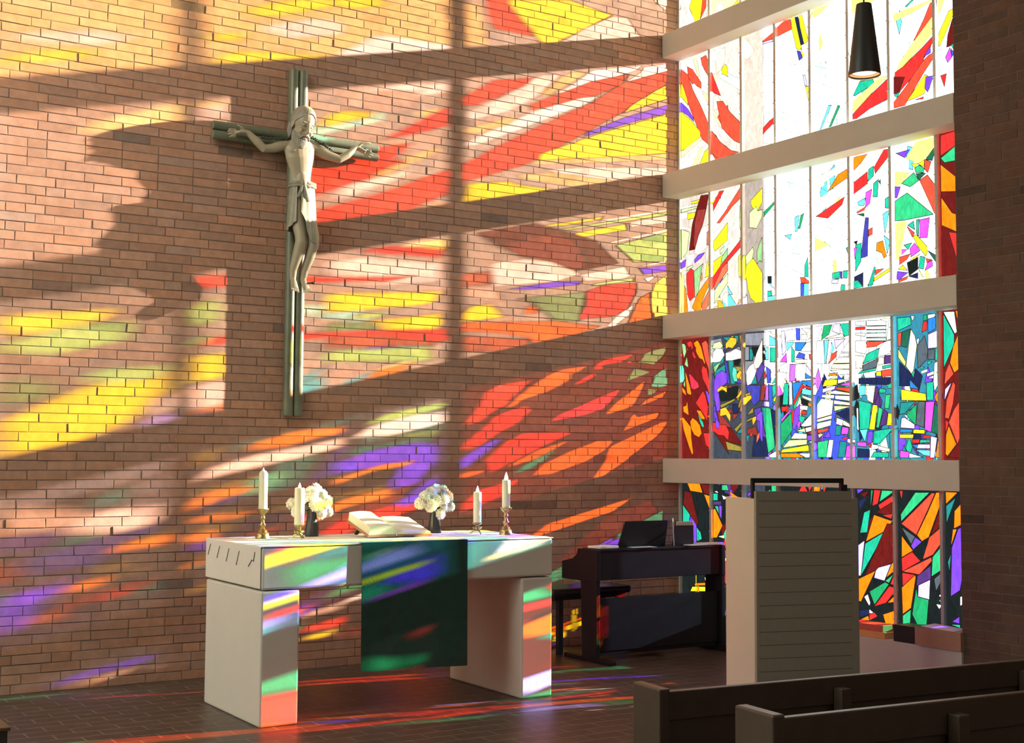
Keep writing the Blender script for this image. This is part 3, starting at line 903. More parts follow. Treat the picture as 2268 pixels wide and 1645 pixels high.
def paver_mat(name, c1, c2, mort, bw, rh, ms, rough, rot=0, off=.5):
    m = bpy.data.materials.new(name); m.use_nodes = True; nt = m.node_tree; b = nt.nodes['Principled BSDF']
    b.inputs['Roughness'].default_value = rough
    tc = nt.nodes.new('ShaderNodeTexCoord'); mp = nt.nodes.new('ShaderNodeMapping'); mp.inputs['Rotation'].default_value = rot if isinstance(rot, tuple) else (0, 0, rot)
    br = nt.nodes.new('ShaderNodeTexBrick'); br.offset = off; br.inputs['Color1'].default_value = c1; br.inputs['Color2'].default_value = c2; br.inputs['Mortar'].default_value = mort
    br.inputs['Scale'].default_value = 1; br.inputs['Brick Width'].default_value = bw; br.inputs['Row Height'].default_value = rh; br.inputs['Mortar Size'].default_value = ms; br.inputs['Mortar Smooth'].default_value = .3
    n = nt.nodes.new('ShaderNodeTexNoise'); n.inputs['Scale'].default_value = 9; n.inputs['Detail'].default_value = 8
    rp = nt.nodes.new('ShaderNodeMapRange'); rp.inputs[1].default_value = .3; rp.inputs[2].default_value = .7; rp.inputs[3].default_value = .75; rp.inputs[4].default_value = 1.2
    mu = nt.nodes.new('ShaderNodeMix'); mu.data_type = 'RGBA'; mu.blend_type = 'MULTIPLY'; mu.inputs[0].default_value = 1
    nt.links.new(tc.outputs['Object'], mp.inputs[0]); nt.links.new(mp.outputs[0], br.inputs['Vector']); nt.links.new(tc.outputs['Object'], n.inputs['Vector']); nt.links.new(n.outputs['Fac'], rp.inputs[0])
    nt.links.new(br.outputs['Color'], mu.inputs[6]); nt.links.new(rp.outputs[0], mu.inputs[7]); nt.links.new(mu.outputs[2], b.inputs['Base Color'])
    bp = nt.nodes.new('ShaderNodeBump'); bp.inputs['Strength'].default_value = .4; bp.inputs['Distance'].default_value = .002; bp.invert = True
    nt.links.new(br.outputs['Fac'], bp.inputs['Height']); nt.links.new(bp.outputs[0], b.inputs['Normal'])
    return m
M_BRICK = brick_mat('wall_brick', None, None)
M_MORTAR = mat('mortar', (.17, .115, .085), .95, noise=.3, nscale=30)
M_FLOOR = paver_mat('floor_pavers', (.088, .064, .049, 1), (.068, .051, .041, 1), (.16, .14, .115, 1), .25, .125, .006, .42)
M_CONC = mat('painted_concrete', (.555, .55, .475), .7, noise=.05, nscale=6, bump=.15, bscale=90)
M_PLASTER = mat('pale_plaster', (.6, .58, .53), .85, noise=.05)
M_STEEL = mat('mullion_steel', (.48, .46, .42), .6, metal=0, noise=.15)
M_LEAD = mat('lead_came', (.03, .03, .03), .6)

# ---------------------------------------------------------------- brick walls (real bricks with recessed joints)
BC, BL, JT = .0625, .25, .0066
def brick_wall(name, u0, u1, z1, to3, flat_to=None, base=(.37, .216, .148), seed=1):
    """to3(u, z, depth) -> 3D point, depth>0 goes into the wall"""
    R = random.Random(seed); verts = []; faces = []; cols = []; mi = []
    def quad(p, c, k):
        i = len(verts); verts.extend(p); faces.append((i, i+1, i+2, i+3)); cols.append(c); mi.append(k)
    mc = (.14, .095, .07)
    quad([to3(u0, 0, .0024), to3(u1, 0, .0024), to3(u1, z1, .0024), to3(u0, z1, .0024)], mc, 1)
    nrow = int(z1/BC); pat = 0
    for r in range(nrow):
        pat = (pat + R.choice((1, 1, 2, 3))) % 4
        u = u1 + .0625*pat - .25 + (0 if r % 2 else 0); za = r*BC + JT/2; zb = (r+1)*BC - JT/2
        u = u1 - .0625*pat
        first = True
        while u > u0:
            L = BL/2 if R.random() < .17 else BL
            if first and pat == 0: L = BL
            a = u - L
            ua, ub = max(a, u0) + JT/2, min(u, u1) - JT/2
            if first and pat:
                # closer piece next to the corner
                cb = u1 - JT/2; ca = u + JT/2
                if cb - ca > .02: _brick(quad, to3, ca, cb, za, zb, R, base)
                first = False
            first = False
            if ub - ua > .02: _brick(quad, to3, ua, ub, za, zb, R, base)
            u = a
    me = bpy.data.meshes.new(name); me.from_pydata(verts, [], faces); me.materials.append(M_BRICK); me.materials.append(M_MORTAR)
    ca = me.color_attributes.new('tone', 'FLOAT_COLOR', 'CORNER')
    buf = []
    for c in cols: buf.extend((*c, 1)*4)
    ca.data.foreach_set('color', buf); me.polygons.foreach_set('material_index', mi)
    o = bpy.data.objects.new(name, me); COL.objects.link(o); return o
def _brick(quad, to3, ua, ub, za, zb, R, base):
    t = R.gauss(1, .07); h = R.gauss(0, .04); g = R.random()
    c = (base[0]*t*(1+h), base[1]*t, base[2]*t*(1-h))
    if g < .006: c = (c[0]*.62, c[1]*.68, c[2]*.75)
    d = R.gauss(0, .0009); b = .0014; D = .0026
    wob = [R.gauss(0, .0011) for _ in range(8)]
    P = [(ua+wob[0], za+wob[1]), (ub+wob[2], za+wob[3]), (ub+wob[4], zb+wob[5]), (ua+wob[6], zb+wob[7])]
    Q = [(P[0][0]+b, P[0][1]+b), (P[1][0]-b, P[1][1]+b), (P[2][0]-b, P[2][1]-b), (P[3][0]+b, P[3][1]-b)]
    quad([to3(u, z, d) for u, z in Q], c, 0)
    for i in range(4):
        j = (i+1) % 4
        quad([to3(*P[i], d+b*.7), to3(*P[j], d+b*.7), to3(*Q[j], d), to3(*Q[i], d)], c, 0)
        quad([to3(*P[i], D), to3(*P[j], D), to3(*P[j], d+b*.7), to3(*P[i], d+b*.7)], c, 0)
CEIL = 6.7
wb = brick_wall('wall_back', -6.6, .0, CEIL, lambda u, z, d: (u, d, z), seed=3)
struct(wb, 'brown brick wall behind the altar')
wr = brick_wall('wall_right', -4.6, -3.125, CEIL, lambda u, z, d: (-.2+d, u, z), seed=5, base=(.125, .078, .058))  # same brick as the back wall; the pier's shade is put into base
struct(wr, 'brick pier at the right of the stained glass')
# mass behind the brick faces and the rest of the room shell
M_BRICK_FAR = paver_mat('far_brick', (.40, .24, .17, 1), (.33, .2, .14, 1), (.09, .06, .045, 1), .25, .0625, .006, .85, rot=(PI/2, 0, 0))
bm = bmesh.new(); box(bm, (-6.6, .0030, 0), (.0, .3, CEIL)); box(bm, (-12.1, .0, 0), (-6.6, .3, CEIL)); struct(obj('wall_back_mass', bm, [M_MORTAR]), 'solid wall behind the brick face').name = 'wall_rear_mass'
bm = bmesh.new(); box(bm, (-.19, -4.6, 0), (.12, -3.135, CEIL)); box(bm, (-.2, -14.1, 0), (.12, -4.6, CEIL)); struct(obj('wall_right_mass', bm, [M_BRICK_FAR]), 'solid wall behind the brick pier')
struct(obj('wall_left', boxbm((-12.3, -14.1, 0), (-12.0, .3, CEIL)), M_PLASTER))
struct(obj('wall_front', boxbm((-12.3, -14.3, 0), (.12, -14.1, CEIL)), M_PLASTER))
struct(obj('floor', boxbm((-12.3, -14.3, -.2), (.3, .3, 0)), M_FLOOR), 'dark brown brick paver floor')
struct(obj('ceiling', boxbm((-12.3, -14.3, CEIL), (.3, .3, CEIL+.2)), M_PLASTER))

# ---------------------------------------------------------------- window structure
BZ = [1.5428 + 1.25*i for i in range(4)]; BT = .2087; YE = -3.1215
for i, z in enumerate(BZ):
    o = obj('trim_%d' % (i+1), boxbm((-.2, YE, z-BT), (-.012, -.002, z)), M_CONC, bevel=.004)
    struct(o, 'pale concrete beam crossing the stained glass, %s' % ['lowest of four', 'second from the bottom', 'third from the bottom', 'topmost'][i])
o = obj('trim_5', boxbm((-.22, YE-.012, 0), (.1, -.002, .281)), M_CONC, bevel=.004); struct(o, 'low white parapet under the stained glass')
win = bpy.data.objects.new('window_1', None); COL.objects.link(win); struct(win, 'tall stained glass window beside the altar')
MUL = [-.02, -.42, -.82, -1.22, -1.61, -2.005, -2.405, -2.82, -3.2]
for i, y in enumerate(MUL):
    bm = boxbm((-.022, y-.013 if i else -.024, .27), (.01, y+.013 if i else -.001, CEIL))
    for k in range(36):
        z = .4 + k*.175
        if z < CEIL-.1 and i: box(bm, (-.027, y-.017, z), (-.022, y+.017, z+.008))
    obj('mullion', bm, M_STEEL, win)

# ---------------------------------------------------------------- stained glass: pieces of coloured glass in lead
GC = dict(w=(1, 1, 1), p=(.8, .95, .85), W=(.95, .78, .72), P=(.55, .40, .32), Y=(1, .86, .36), y=(1, .84, .012), h=(.95, .9, .12), Z=(.75, .55, .22), o=(.88, .13, .004),
  s=(.92, .045, .022), S=(.42, .09, .04), r=(.74, .018, .016), R=(.075, .006, .005), C=(.85, .02, .04), g=(.01, .2, .07), G=(.4, .72, .2), e=(.02, .29, .11), q=(.5, .95, .78),
  x=(.16, .3, .12), X=(.06, .42, .26), t=(.010, .27, .16), T=(.01, .14, .13), c=(.09, .58, .68), D=(.015, .12, .35), b=(.03, .05, .42), B=(.03, .03, .2), K=(.008, .012, .04),
  k=(.006, .008, .008), d=(.01, .07, .04), v=(.115, .035, .98), V=(.05, .02, .10), u=(.28, .08, .38), m=(.48, .05, .72), l=(.42, .34, 1.0), n=(.05, .065, .075), N=(.42, .36, .31), M=(.40, .32, .26), i=(.36, .30, .25), A=(.02, .12, .17), U=(.14, .10, .42), a=(.95, .27, .015), f=(.13, .13, .15), F=(.17, .13, .02), H=(.05, .03, .17), I=(.16, .02, .015), j=(.025, .03, .04), O=(.22, .18, .15))
def glass_mat(key, c):
    m = bpy.data.materials.new('glass_' + key); m.use_nodes = True; nt = m.node_tree; nt.nodes.clear()
    out = nt.nodes.new('ShaderNodeOutputMaterial'); tr = nt.nodes.new('ShaderNodeBsdfTransparent'); tl = nt.nodes.new('ShaderNodeBsdfTranslucent'); mx = nt.nodes.new('ShaderNodeMixShader')
    tc = nt.nodes.new('ShaderNodeTexCoord'); mp = nt.nodes.new('ShaderNodeMapping'); mp.inputs['Scale'].default_value = (1, 2.2, 1)
    n = nt.nodes.new('ShaderNodeTexNoise'); n.inputs['Scale'].default_value = 11; n.inputs['Detail'].default_value = 4; n.inputs['Distortion'].default_value = 1.2
    rp = nt.nodes.new('ShaderNodeMapRange'); rp.inputs[1].default_value = .25; rp.inputs[2].default_value = .75; rp.inputs[3].default_value = .68; rp.inputs[4].default_value = 1.12
    mu = nt.nodes.new('ShaderNodeMix'); mu.data_type = 'RGBA'; mu.blend_type = 'MULTIPLY'; mu.inputs[0].default_value = 1; mu.inputs[6].default_value = (*c, 1)
    nt.links.new(tc.outputs['Object'], mp.inputs[0]); nt.links.new(mp.outputs[0], n.inputs['Vector']); nt.links.new(n.outputs['Fac'], rp.inputs[0]); nt.links.new(rp.outputs[0], mu.inputs[7])
    nt.links.new(mu.outputs[2], tr.inputs[0]); nt.links.new(mu.outputs[2], tl.inputs[0]); mx.inputs[0].default_value = .04
    nt.links.new(tr.outputs[0], mx.inputs[1]); nt.links.new(tl.outputs[0], mx.inputs[2]); nt.links.new(mx.outputs[0], out.inputs[0])
    return m
KEYS = list(GC); GM = [glass_mat(k, GC[k]) for k in KEYS] + [M_LEAD]; KI = {k: i for i, k in enumerate(KEYS)}; KI['#'] = len(KEYS)
def clip_half(P, ax, ay, bx, by, keep_left=True):
    out = []; n = len(P); s = 1 if keep_left else -1
    def side(p): return s*((bx-ax)*(p[1]-ay) - (by-ay)*(p[0]-ax))
    for i in range(n):
        p, q = P[i], P[(i+1) % n]; a, b = side(p), side(q)
        if a >= 0: out.append(p)
        if (a > 0 and b < 0) or (a < 0 and b > 0):
            t = a/(a-b); out.append((p[0]+(q[0]-p[0])*t, p[1]+(q[1]-p[1])*t))
    return out
def parea(P): return sum(P[i][0]*P[(i+1) % len(P)][1] - P[(i+1) % len(P)][0]*P[i][1] for i in range(len(P)))/2
def bbox(P): xs = [p[0] for p in P]; ys = [p[1] for p in P]; return min(xs), min(ys), max(xs), max(ys)
def paint(pieces, C, col):
    """lay convex polygon C (ccw) over the convex pieces"""
    cb = bbox(C); res = []
    for P, k, pb in pieces:
        if pb[0] >= cb[2] or pb[2] <= cb[0] or pb[1] >= cb[3] or pb[3] <= cb[1]: res.append((P, k, pb)); continue
        rest = P; outs = []
        for i in range(len(C)):
            a, b = C[i], C[(i+1) % len(C)]
            o_ = clip_half(rest, *a, *b, False)
            if len(o_) > 2 and abs(parea(o_)) > .4: outs.append(o_)
            rest = clip_half(rest, *a, *b, True)
            if len(rest) < 3: break
        if len(rest) >= 3 and abs(parea(rest)) > .4: res.extend((q, k, bbox(q)) for q in outs)
        else: res.append((P, k, pb))
    res.append((C, col, cb)); return res
def tris_of(P):
    if parea(P) < 0: P = P[::-1]
    P = list(P); out = []; guard = 0
    while len(P) > 3 and guard < 60:
        guard += 1; n = len(P); done = False
        for i in range(n):
            a, b, c = P[i-1], P[i], P[(i+1) % n]
            if (b[0]-a[0])*(c[1]-a[1]) - (b[1]-a[1])*(c[0]-a[0]) <= 0: continue
            if any(all(((q[0]-p[0])*(r[1]-p[1]) - (q[1]-p[1])*(r[0]-p[0])) > 0 for p, q in ((a, b), (b, c), (c, a))) for r in P if r not in (a, b, c)): continue
            out.append([a, b, c]); P.pop(i); done = True; break
        if not done: break
    if len(P) >= 3: out.append(P if len(P) == 3 else P[:3])
    return out
def convexq(P):
    n = len(P)
    return all(((P[(i+1) % n][0]-P[i][0])*(P[(i+2) % n][1]-P[i][1]) - (P[(i+1) % n][1]-P[i][1])*(P[(i+2) % n][0]-P[i][0])) > 0 for i in range(n))
def rclip(P, r):
    for a, b in (((r[0], r[1]), (r[2], r[1])), ((r[2], r[1]), (r[2], r[3])), ((r[2], r[3]), (r[0], r[3])), ((r[0], r[3]), (r[0], r[1]))):
        P = clip_half(P, *a, *b, True)
        if len(P) < 3: return None
    return P if abs(parea(P)) > .4 else None
LW = 2.6      # half width of the lead, mm
polys = []
for ln in GLASS.strip().split('\n'):
    h, rest = ln.split(':'); k = h[0]; lo, hi = (int(v) for v in h[1:].split(','))
    polys.append((k, lo, hi, [tuple(float(c) for c in q.split(',')) for q in rest.split()]))
RG = random.Random(11)
BANDS = [(280, 1440), (1440, 2688), (2688, 3938), (3938, 5188), (5188, 6690)]   # E D C B A
BASE = {0: 'kkkkkkkk', 1: 'RAUAbAAR', 2: 'iNwwwwwR', 3: 'NNwwwwww', 4: 'NZZwwqwq'}
FILL = {0: 'orvtekVoRs', 1: 'tvoceYkrg', 4: 'wYZWwYwwWZ', 2: 'wwYq', 3: 'wwYq'}
for i in range(8):
    d0, d1 = -MUL[i]*1000+10, -MUL[i+1]*1000-10
    if i == 0: d0 = 23
    verts = []; faces = []; mids = []
    for b, (z0, z1) in enumerate(BANDS):
        rect = (d0, z0, d1, z1); pieces = [([(d0, z0), (d1, z0), (d1, z1), (d0, z1)], BASE[b][i], rect)]
        mine = []
        if b == 4 and i >= 3 or b == 0 and 1 <= i <= 4:      # parts the photo hides or crops: plain random cuts
            n = 26 if b == 0 else 16
            for _ in range(n):
                cx, cz = RG.uniform(d0, d1), RG.uniform(z0, z1 if b == 0 else 5900); s = RG.uniform(50, 160)*(1 if b == 0 else 1.8); a = RG.uniform(0, 6)
                mine.append((RG.choice(FILL[b]), 0, 9999, [(cx+s*.5*math.cos(a+q*PI/2)*RG.uniform(.5, 1.2), cz+s*math.sin(a+q*PI/2)*RG.uniform(.6, 1.3)) for q in range(4)]))
        if b == 1 and 1 <= i <= 5: mine.extend(('w', 0, 9999, [(d0+(d1-d0)*q/5, RG.uniform(1980, 2200)), (d0+(d1-d0)*(q+1)/5, RG.uniform(1980, 2200)), (d0+(d1-d0)*(q+1)/5, z1), (d0+(d1-d0)*q/5, z1)]) for q in range(5))
        if b == 1 and 1 <= i <= 6:
            for q in range(34):
                cx, cz = RG.uniform(d0, d1), RG.uniform(z0, 2150); s = RG.uniform(45, 120); a = RG.choice((.1, .9, 1.4, 1.7))+RG.uniform(-.2, .2)
                mine.append((RG.choice('KktTvumrYnwbTeVcKd'), 1065 if i < 3 else 0, 9999, [(cx+s*.5*math.cos(a+t_*PI/2)*RG.uniform(.6, 1.1), cz+s*math.sin(a+t_*PI/2)*RG.uniform(.6, 1.2)) for t_ in range(4)]))
        if i == 2 and b < 4: mine.append(('kNMM'[b] if b else 'k', 0, 1060, [(d0, z0), (1060, z0), (1060, z1), (d0, z1)]))
        if b in (2, 3) and 2 <= i <= 6:
            for q in range(9):
                cx, cz = RG.uniform(d0, d1), RG.uniform(z0+80, z1-80); s = RG.uniform(60, 170); a = RG.uniform(0, 6)
                mine.append((RG.choice('qqphqpc'), 1065, 9999, [(cx+s*.35*math.cos(a+t_*PI/2)*RG.uniform(.5, 1.2), cz+s*math.sin(a+t_*PI/2)*RG.uniform(.6, 1.3)) for t_ in range(4)]))
        if b in (2, 3) and 2 <= i <= 5:                      # fans of thin lead through the clear glass
            for q in range(9):
                zc = z0 + (z1-z0)*(q+.5)/9; sl = (.25+.5*(i-2)/3)*RG.uniform(.3, 1.3)*(-1 if (b == 3 and i < 4 and q % 3 == 0) else 1)
                zz = zc + sl*-(d1-d0)/2*-1
                mine.append(('#', 0, 9999, [(d0, zz+1.6), (d0, zz-1.6), (d1, zz-sl*(d1-d0)-1.6), (d1, zz-sl*(d1-d0)+1.6)]))
        for k, lo, hi, P in polys:
            pb = bbox(P)
            if pb[0] < d1 and pb[2] > d0 and pb[1] < z1 and pb[3] > z0: mine.append((k, lo, hi, P))
        for k, lo, hi, P in mine:
            r = (max(d0, lo), z0, min(d1, hi), z1)
            if r[2] - r[0] < 3: continue
            if parea(P) < 0: P = P[::-1]
            ts = [P] if convexq(P) else tris_of(P)
            for t in ts:
                c = rclip(t, r)
                if c: pieces = paint(pieces, c, k)
            if k == '#': continue
            if k in 'wWPYqphZ' and b > 1: lw = 1.3
            elif parea(P) < 1500: lw = 2.0
            else: lw = LW
            n = len(P)
            for q in range(n):
                (x0, y0), (x1, y1) = P[q], P[(q+1) % n]; L = math.hypot(x1-x0, y1-y0)
                if L < 1: continue
                ex, ey = (x1-x0)/L*lw*.5, (y1-y0)/L*lw*.5; nx, ny = -(y1-y0)/L*lw, (x1-x0)/L*lw
                c = rclip([(x0-ex-nx, y0-ey-ny), (x1+ex-nx, y1+ey-ny), (x1+ex+nx, y1+ey+ny), (x0-ex+nx, y0-ey+ny)], (d0, z0, d1, z1))
                if c: pieces = paint(pieces, c, '#')
        for P, k, pb in pieces:
            s = len(verts); verts.extend((0.0, -p[0]/1000, p[1]/1000) for p in P); faces.append(tuple(range(s, s+len(P)))); mids.append(KI[k])
    me = bpy.data.meshes.new('glass_panel'); me.from_pydata(verts, [], faces)
    for m in GM: me.materials.append(m)
    me.polygons.foreach_set('material_index', mids)
    o = bpy.data.objects.new('glass_panel', me); COL.objects.link(o); o.parent = win
# closing masonry beyond the last panel, hidden behind the pier
struct(obj('trim_6', boxbm((-.03, -3.34, .27), (.03, -3.216, CEIL)), M_STEEL), 'steel frame at the pier side of the glass')

# ================================================================ materials of the things
M_WHITE = mat('altar_plaster', (.66, .645, .585), .8, noise=.05, nscale=5, bump=.2, bscale=40)
M_CLOTH = mat('white_linen', (.74, .725, .66), .85, noise=.04, nscale=30, bump=.2, bscale=200)
M_THREAD = mat('dark_thread', (.12, .11, .09), .8)
M_GREEN = mat('green_velvet', (.006, .048, .034), .9, noise=.35, nscale=18, bump=.3, bscale=160, sheen=.15)
M_BRASS = mat('brass', (.44, .34, .15), .33, metal=1, noise=.15, nscale=40)
M_WAX = mat('candle_wax', (.82, .78, .58), .45, sub=.3, noise=.04)
M_WICK = mat('wick', (.03, .02, .02), .9)
M_FLAME = mat('flame', (1, .8, .4), .5, emit=(1, .78, .45), estr=40)
M_VASE = mat('dark_glazed_vase', (.035, .045, .045), .22, noise=.3, nscale=12)
M_PETAL = mat('white_petals', (.90, .90, .78), .6, noise=.04, nscale=40, sub=.35)
M_HEART = mat('flower_heart', (.75, .72, .35), .7)
M_LEAF = mat('dark_leaf', (.05, .16, .04), .6, noise=.3)
M_PAGE = mat('cream_pages', (.80, .78, .66), .8, noise=.03, nscale=80)
M_EDGE = mat('page_edges', (.70, .64, .45), .8, noise=.1, nscale=160)
M_COVER = mat('tan_leather_cover', (.36, .17, .08), .5, noise=.2)
M_WOOD = mat('light_brown_wood', (.14, .085, .045), .5, noise=.25, nscale=14)
M_BLACK = mat('black_piano_finish', (.010, .010, .014), .45, noise=.2, spec=.25)
M_BLK2 = mat('black_plastic', (.012, .012, .014), .5, spec=.3)
M_KEYW = mat('ivory_key', (.75, .74, .70), .3)
M_PAPER = mat('white_paper', (.78, .76, .74), .8)
M_PADDED = mat('black_bench_cushion', (.02, .02, .02), .35, bump=.2, bscale=60)
M_LECW = mat('lectern_cream_paint', (.66, .60, .47), .6, noise=.04, nscale=4)
M_LECG = mat('grey_olive_board', (.30, .275, .22), .75, noise=.08, nscale=30)
M_GROOVE = mat('dark_groove', (.13, .118, .09), .9)
M_PEW = mat('brown_pew_wood', (.075, .053, .038), .38, noise=.3, nscale=10)
M_VINE = mat('dark_twisted_strand', (.035, .045, .03), .5)
M_CROSS = mat('weathered_cross_wood', (.125, .145, .095), .36, noise=.5, nscale=7, bump=.3, bscale=30)
M_BODY = mat('carved_figure_wood', (.33, .30, .205), .45, noise=.18, nscale=10)
M_HAIR = mat('carved_hair_wood', (.26, .25, .205), .45, noise=.25, nscale=20)
M_LOIN = mat('carved_loincloth_wood', (.25, .255, .19), .4, noise=.3, nscale=14)
M_IRON = mat('dark_iron', (.04, .04, .04), .5, metal=.5)
M_SHADE = mat('black_lamp_shade', (.03, .03, .03), .4)
M_BULB = mat('lit_lamp_glass', (1, .95, .9), .5, emit=(1, .86, .72), estr=5)
M_RIM = mat('lamp_inner_rim', (.85, .55, .28), .5, emit=(1, .5, .2), estr=.5)
M_CARD = mat('cardboard', (.42, .26, .16), .85, noise=.1)
M_REDB = mat('red_cover', (.6, .12, .08), .6)
M_ORB = mat('orange_cover', (.75, .34, .12), .6)
M_BOWL = mat('white_porcelain', (.75, .77, .74), .25)
M_STAND = mat('dark_stand_wood', (.05, .04, .03), .45)

# ================================================================ altar
AX0, AX1, AY0, AY1, AZ = -4.585, -2.575, -1.79, -.86, 1.018
alt = thing('altar', 'white plastered block altar, a thick slab on two wide legs', 'altar', ((AX0+AX1)/2, (AY0+AY1)/2, 0))
cx, cy = (AX0+AX1)/2, (AY0+AY1)/2
o = obj('slab', boxbm((AX0-cx, AY0-cy, .775), (AX1-cx, AY1-cy, AZ)), M_WHITE, alt, bevel=.014)
for a, b in ((AX0, AX0+.237), (AX1-.237, AX1)):
    obj('leg', boxbm((a-cx, AY0+.004-cy, 0), (b-cx, AY1-.004-cy, .768)), M_WHITE, alt, bevel=.012)
ZT = AZ + .0075
def drape(x0, x1, y0, y1, z, t, wave=.0):
    bm = bmesh.new(); nx, ny = 60, 24; g = {}
    for i in range(nx+1):
        for j in range(ny+1):
            x = x0+(x1-x0)*i/nx; y = y0+(y1-y0)*j/ny
            w = wave*(math.sin(x*23+y*5)*math.sin(y*17+x*3))
            for k in (0, 1): g[i, j, k] = bm.verts.new((x, y, z + (k*t) + (abs(w) if k else 0)))
    for i in range(nx):
        for j in range(ny):
            bm.faces.new((g[i,j,1], g[i+1,j,1], g[i+1,j+1,1], g[i,j+1,1])); bm.faces.new((g[i,j,0], g[i,j+1,0], g[i+1,j+1,0], g[i+1,j,0]))
    for i in range(nx):
        bm.faces.new((g[i,0,0], g[i+1,0,0], g[i+1,0,1], g[i,0,1])); bm.faces.new((g[i,ny,1], g[i+1,ny,1], g[i+1,ny,0], g[i,ny,0]))
    for j in range(ny):
        bm.faces.new((g[0,j,1], g[0,j+1,1], g[0,j+1,0], g[0,j,0])); bm.faces.new((g[nx,j,0], g[nx,j+1,0], g[nx,j+1,1], g[nx,j,1]))
    return bm
cl = thing('altar_cloth', 'white linen cloth covering the altar top with stitched slashes at its left end', 'tablecloth', (0, 0, 0))
obj('cloth_top', drape(AX0-.004, AX1+.002, AY0-.003, AY1, AZ+.001, .003, .003), M_CLOTH, cl, smooth=True)
bm = bmesh.new(); box(bm, (AX0-.008, AY0+.01, AZ-.235), (AX0-.003, AY1-.01, AZ+.003)); obj('side_flap', bm, M_CLOTH, cl, bevel=.002)
for yy, zz, l in ((-.96, -.045, .07), (-1.12, -.05, .075), (-1.28, -.055, .08), (-1.45, -.06, .085)):
    obj('stitch', tube(bmesh.new(), [(AX0-.010, yy, AZ+zz+.02), (AX0-.010, yy+.045, AZ+zz-l+.02)], .0022, 6), M_THREAD, cl)
obj('stitch', tube(bmesh.new(), [(AX0-.010, -1.70, AZ-.03), (AX0-.010, -1.68, AZ-.085), (AX0-.010, -1.655, AZ-.078), (AX0-.010, -1.60, AZ-.12)], .0025, 6), M_THREAD, cl)

# green frontal
def frontal():
    bm = bmesh.new(); nx, nz = 40, 44; g = {}; x0, x1 = -3.962, -3.232; z0, z1 = .268, AZ+.0095
    for i in range(nx+1):
        for j in range(nz+1):
            u, v = i/nx, j/nz; x = x0+(x1-x0)*u; z = z0+.018*u*(-1)*(1-v)+(z1-z0)*v
            y = AY0-.012-.006*math.sin(u*7+1)*(1-v)-.004*math.sin(u*15)*(1-v)**2
            for k in (0, 1): g[i, j, k] = bm.verts.new((x, y-.004*k, z))
    for i in range(nx):
        for j in range(nz):
            bm.faces.new((g[i,j,1], g[i+1,j,1], g[i+1,j+1,1], g[i,j+1,1])); bm.faces.new((g[i,j,0], g[i,j+1,0], g[i+1,j+1,0], g[i+1,j,0]))
    for i in range(nx): bm.faces.new((g[i,0,0], g[i+1,0,0], g[i+1,0,1], g[i,0,1]))
    for j in range(nz):
        bm.faces.new((g[0,j,1], g[0,j+1,1], g[0,j+1,0], g[0,j,0])); bm.faces.new((g[nx,j,0], g[nx,j+1,0], g[nx,j+1,1], g[nx,j,1]))
    box(bm, (x0, AY0-.016, z1-.002), (x1, AY0+.03, z1+.0015))
    return bm
tag(obj('altar_frontal', frontal(), M_GREEN, smooth=True), 'dark green velvet cloth hanging down the front of the altar', 'altar hanging')

# ---------------------------------------------------------------- candlesticks and candles
def stick_prof(h, br, cr):
    if h > .12:
        return [(0, 0), (br, 0), (br, .012), (br*.88, .018), (br*.9, .03), (br*.7, .036), (br*.62, .05), (br*.36, .056), (br*.33, .07), (br*.46, .078), (br*.46, .086), (br*.3, .094),
                (br*.24, .112), (br*.3, .118), (br*.42, .122), (br*.30, .128), (br*.27, .142), (br*.34, .148), (cr*.75, h-.022), (cr, h-.008), (cr*1.06, h-.004), (cr*1.06, h), (0, h)]
    return [(0, .018), (br*.3, .018), (br*.32, .03), (br*.55, .037), (br*.55, .045), (br*.28, .051), (br*.3, .06), (cr*.7, h-.016), (cr, h-.006), (cr, h), (0, h)]
def candlestick(x, y, h, label, grp, br=.045, cr=.036):
    t = thing('candlestick', label, 'candlestick', (x, y, ZT), 0, grp)
    obj('stem', lathe(bmesh.new(), stick_prof(h, br, cr), 26), M_BRASS, t, smooth=True, sharp=50)
    if h < .12:
        for k in range(3):
            a = .5 + k*2*PI/3; c, s = math.cos(a), math.sin(a)
            obj('foot', tube(bmesh.new(), [(c*.008, s*.008, .024), (c*.026, s*.026, .022), (c*.042, s*.042, .008), (c*.048, s*.048, .005)], [.008, .007, .005, .006], 8), M_BRASS, t, smooth=True)
        b = bmesh.new()
        for k in range(4): ellip(b, (math.cos(k*PI/2)*.026, math.sin(k*PI/2)*.026, .042), (.009, .009, .009), 10, 8)
        obj('knob_ring', b, M_BRASS, t, smooth=True)
    return t
def candle(x, y, z, h, r, fl, label, grp):
    t = thing('candle', label, 'candle', (x, y, z), 0, grp)
    prof = [(0, 0), (r, 0), (r, h*.3), (r*1.01, h*.7), (r, h-.006), (r*.85, h-.001), (r*.5, h-.006), (0, h-.008)]
    if fl == 0: prof = [(0, 0), (r, 0), (r, h*.6), (r, h-.022), (r*.7, h-.008), (r*.25, h), (0, h)]
    obj('wax_body', lathe(bmesh.new(), prof, 26), M_WAX, t, smooth=True, sharp=60)
    zt = h-.004 if fl == 0 else h-.010
    obj('wick', tube(bmesh.new(), [(0, 0, zt-.004), (0, 0, zt+.01)], .0013, 6), M_WICK, t)
    f = (fl or .014)*1.0
    obj('flame', lathe(bmesh.new(), [(0, zt+.002), (f*.2, zt+.005), (f*.30, zt+f*.35), (f*.22, zt+f*.75), (f*.08, zt+f*1.15), (0, zt+f*1.4)], 14), M_FLAME, t, smooth=True)
G1, G2 = 'brass candlesticks on the altar', 'lit candles on the altar'
def alt_at(px, py): p = at(px, py, 2, ZT); return p.x, p.y
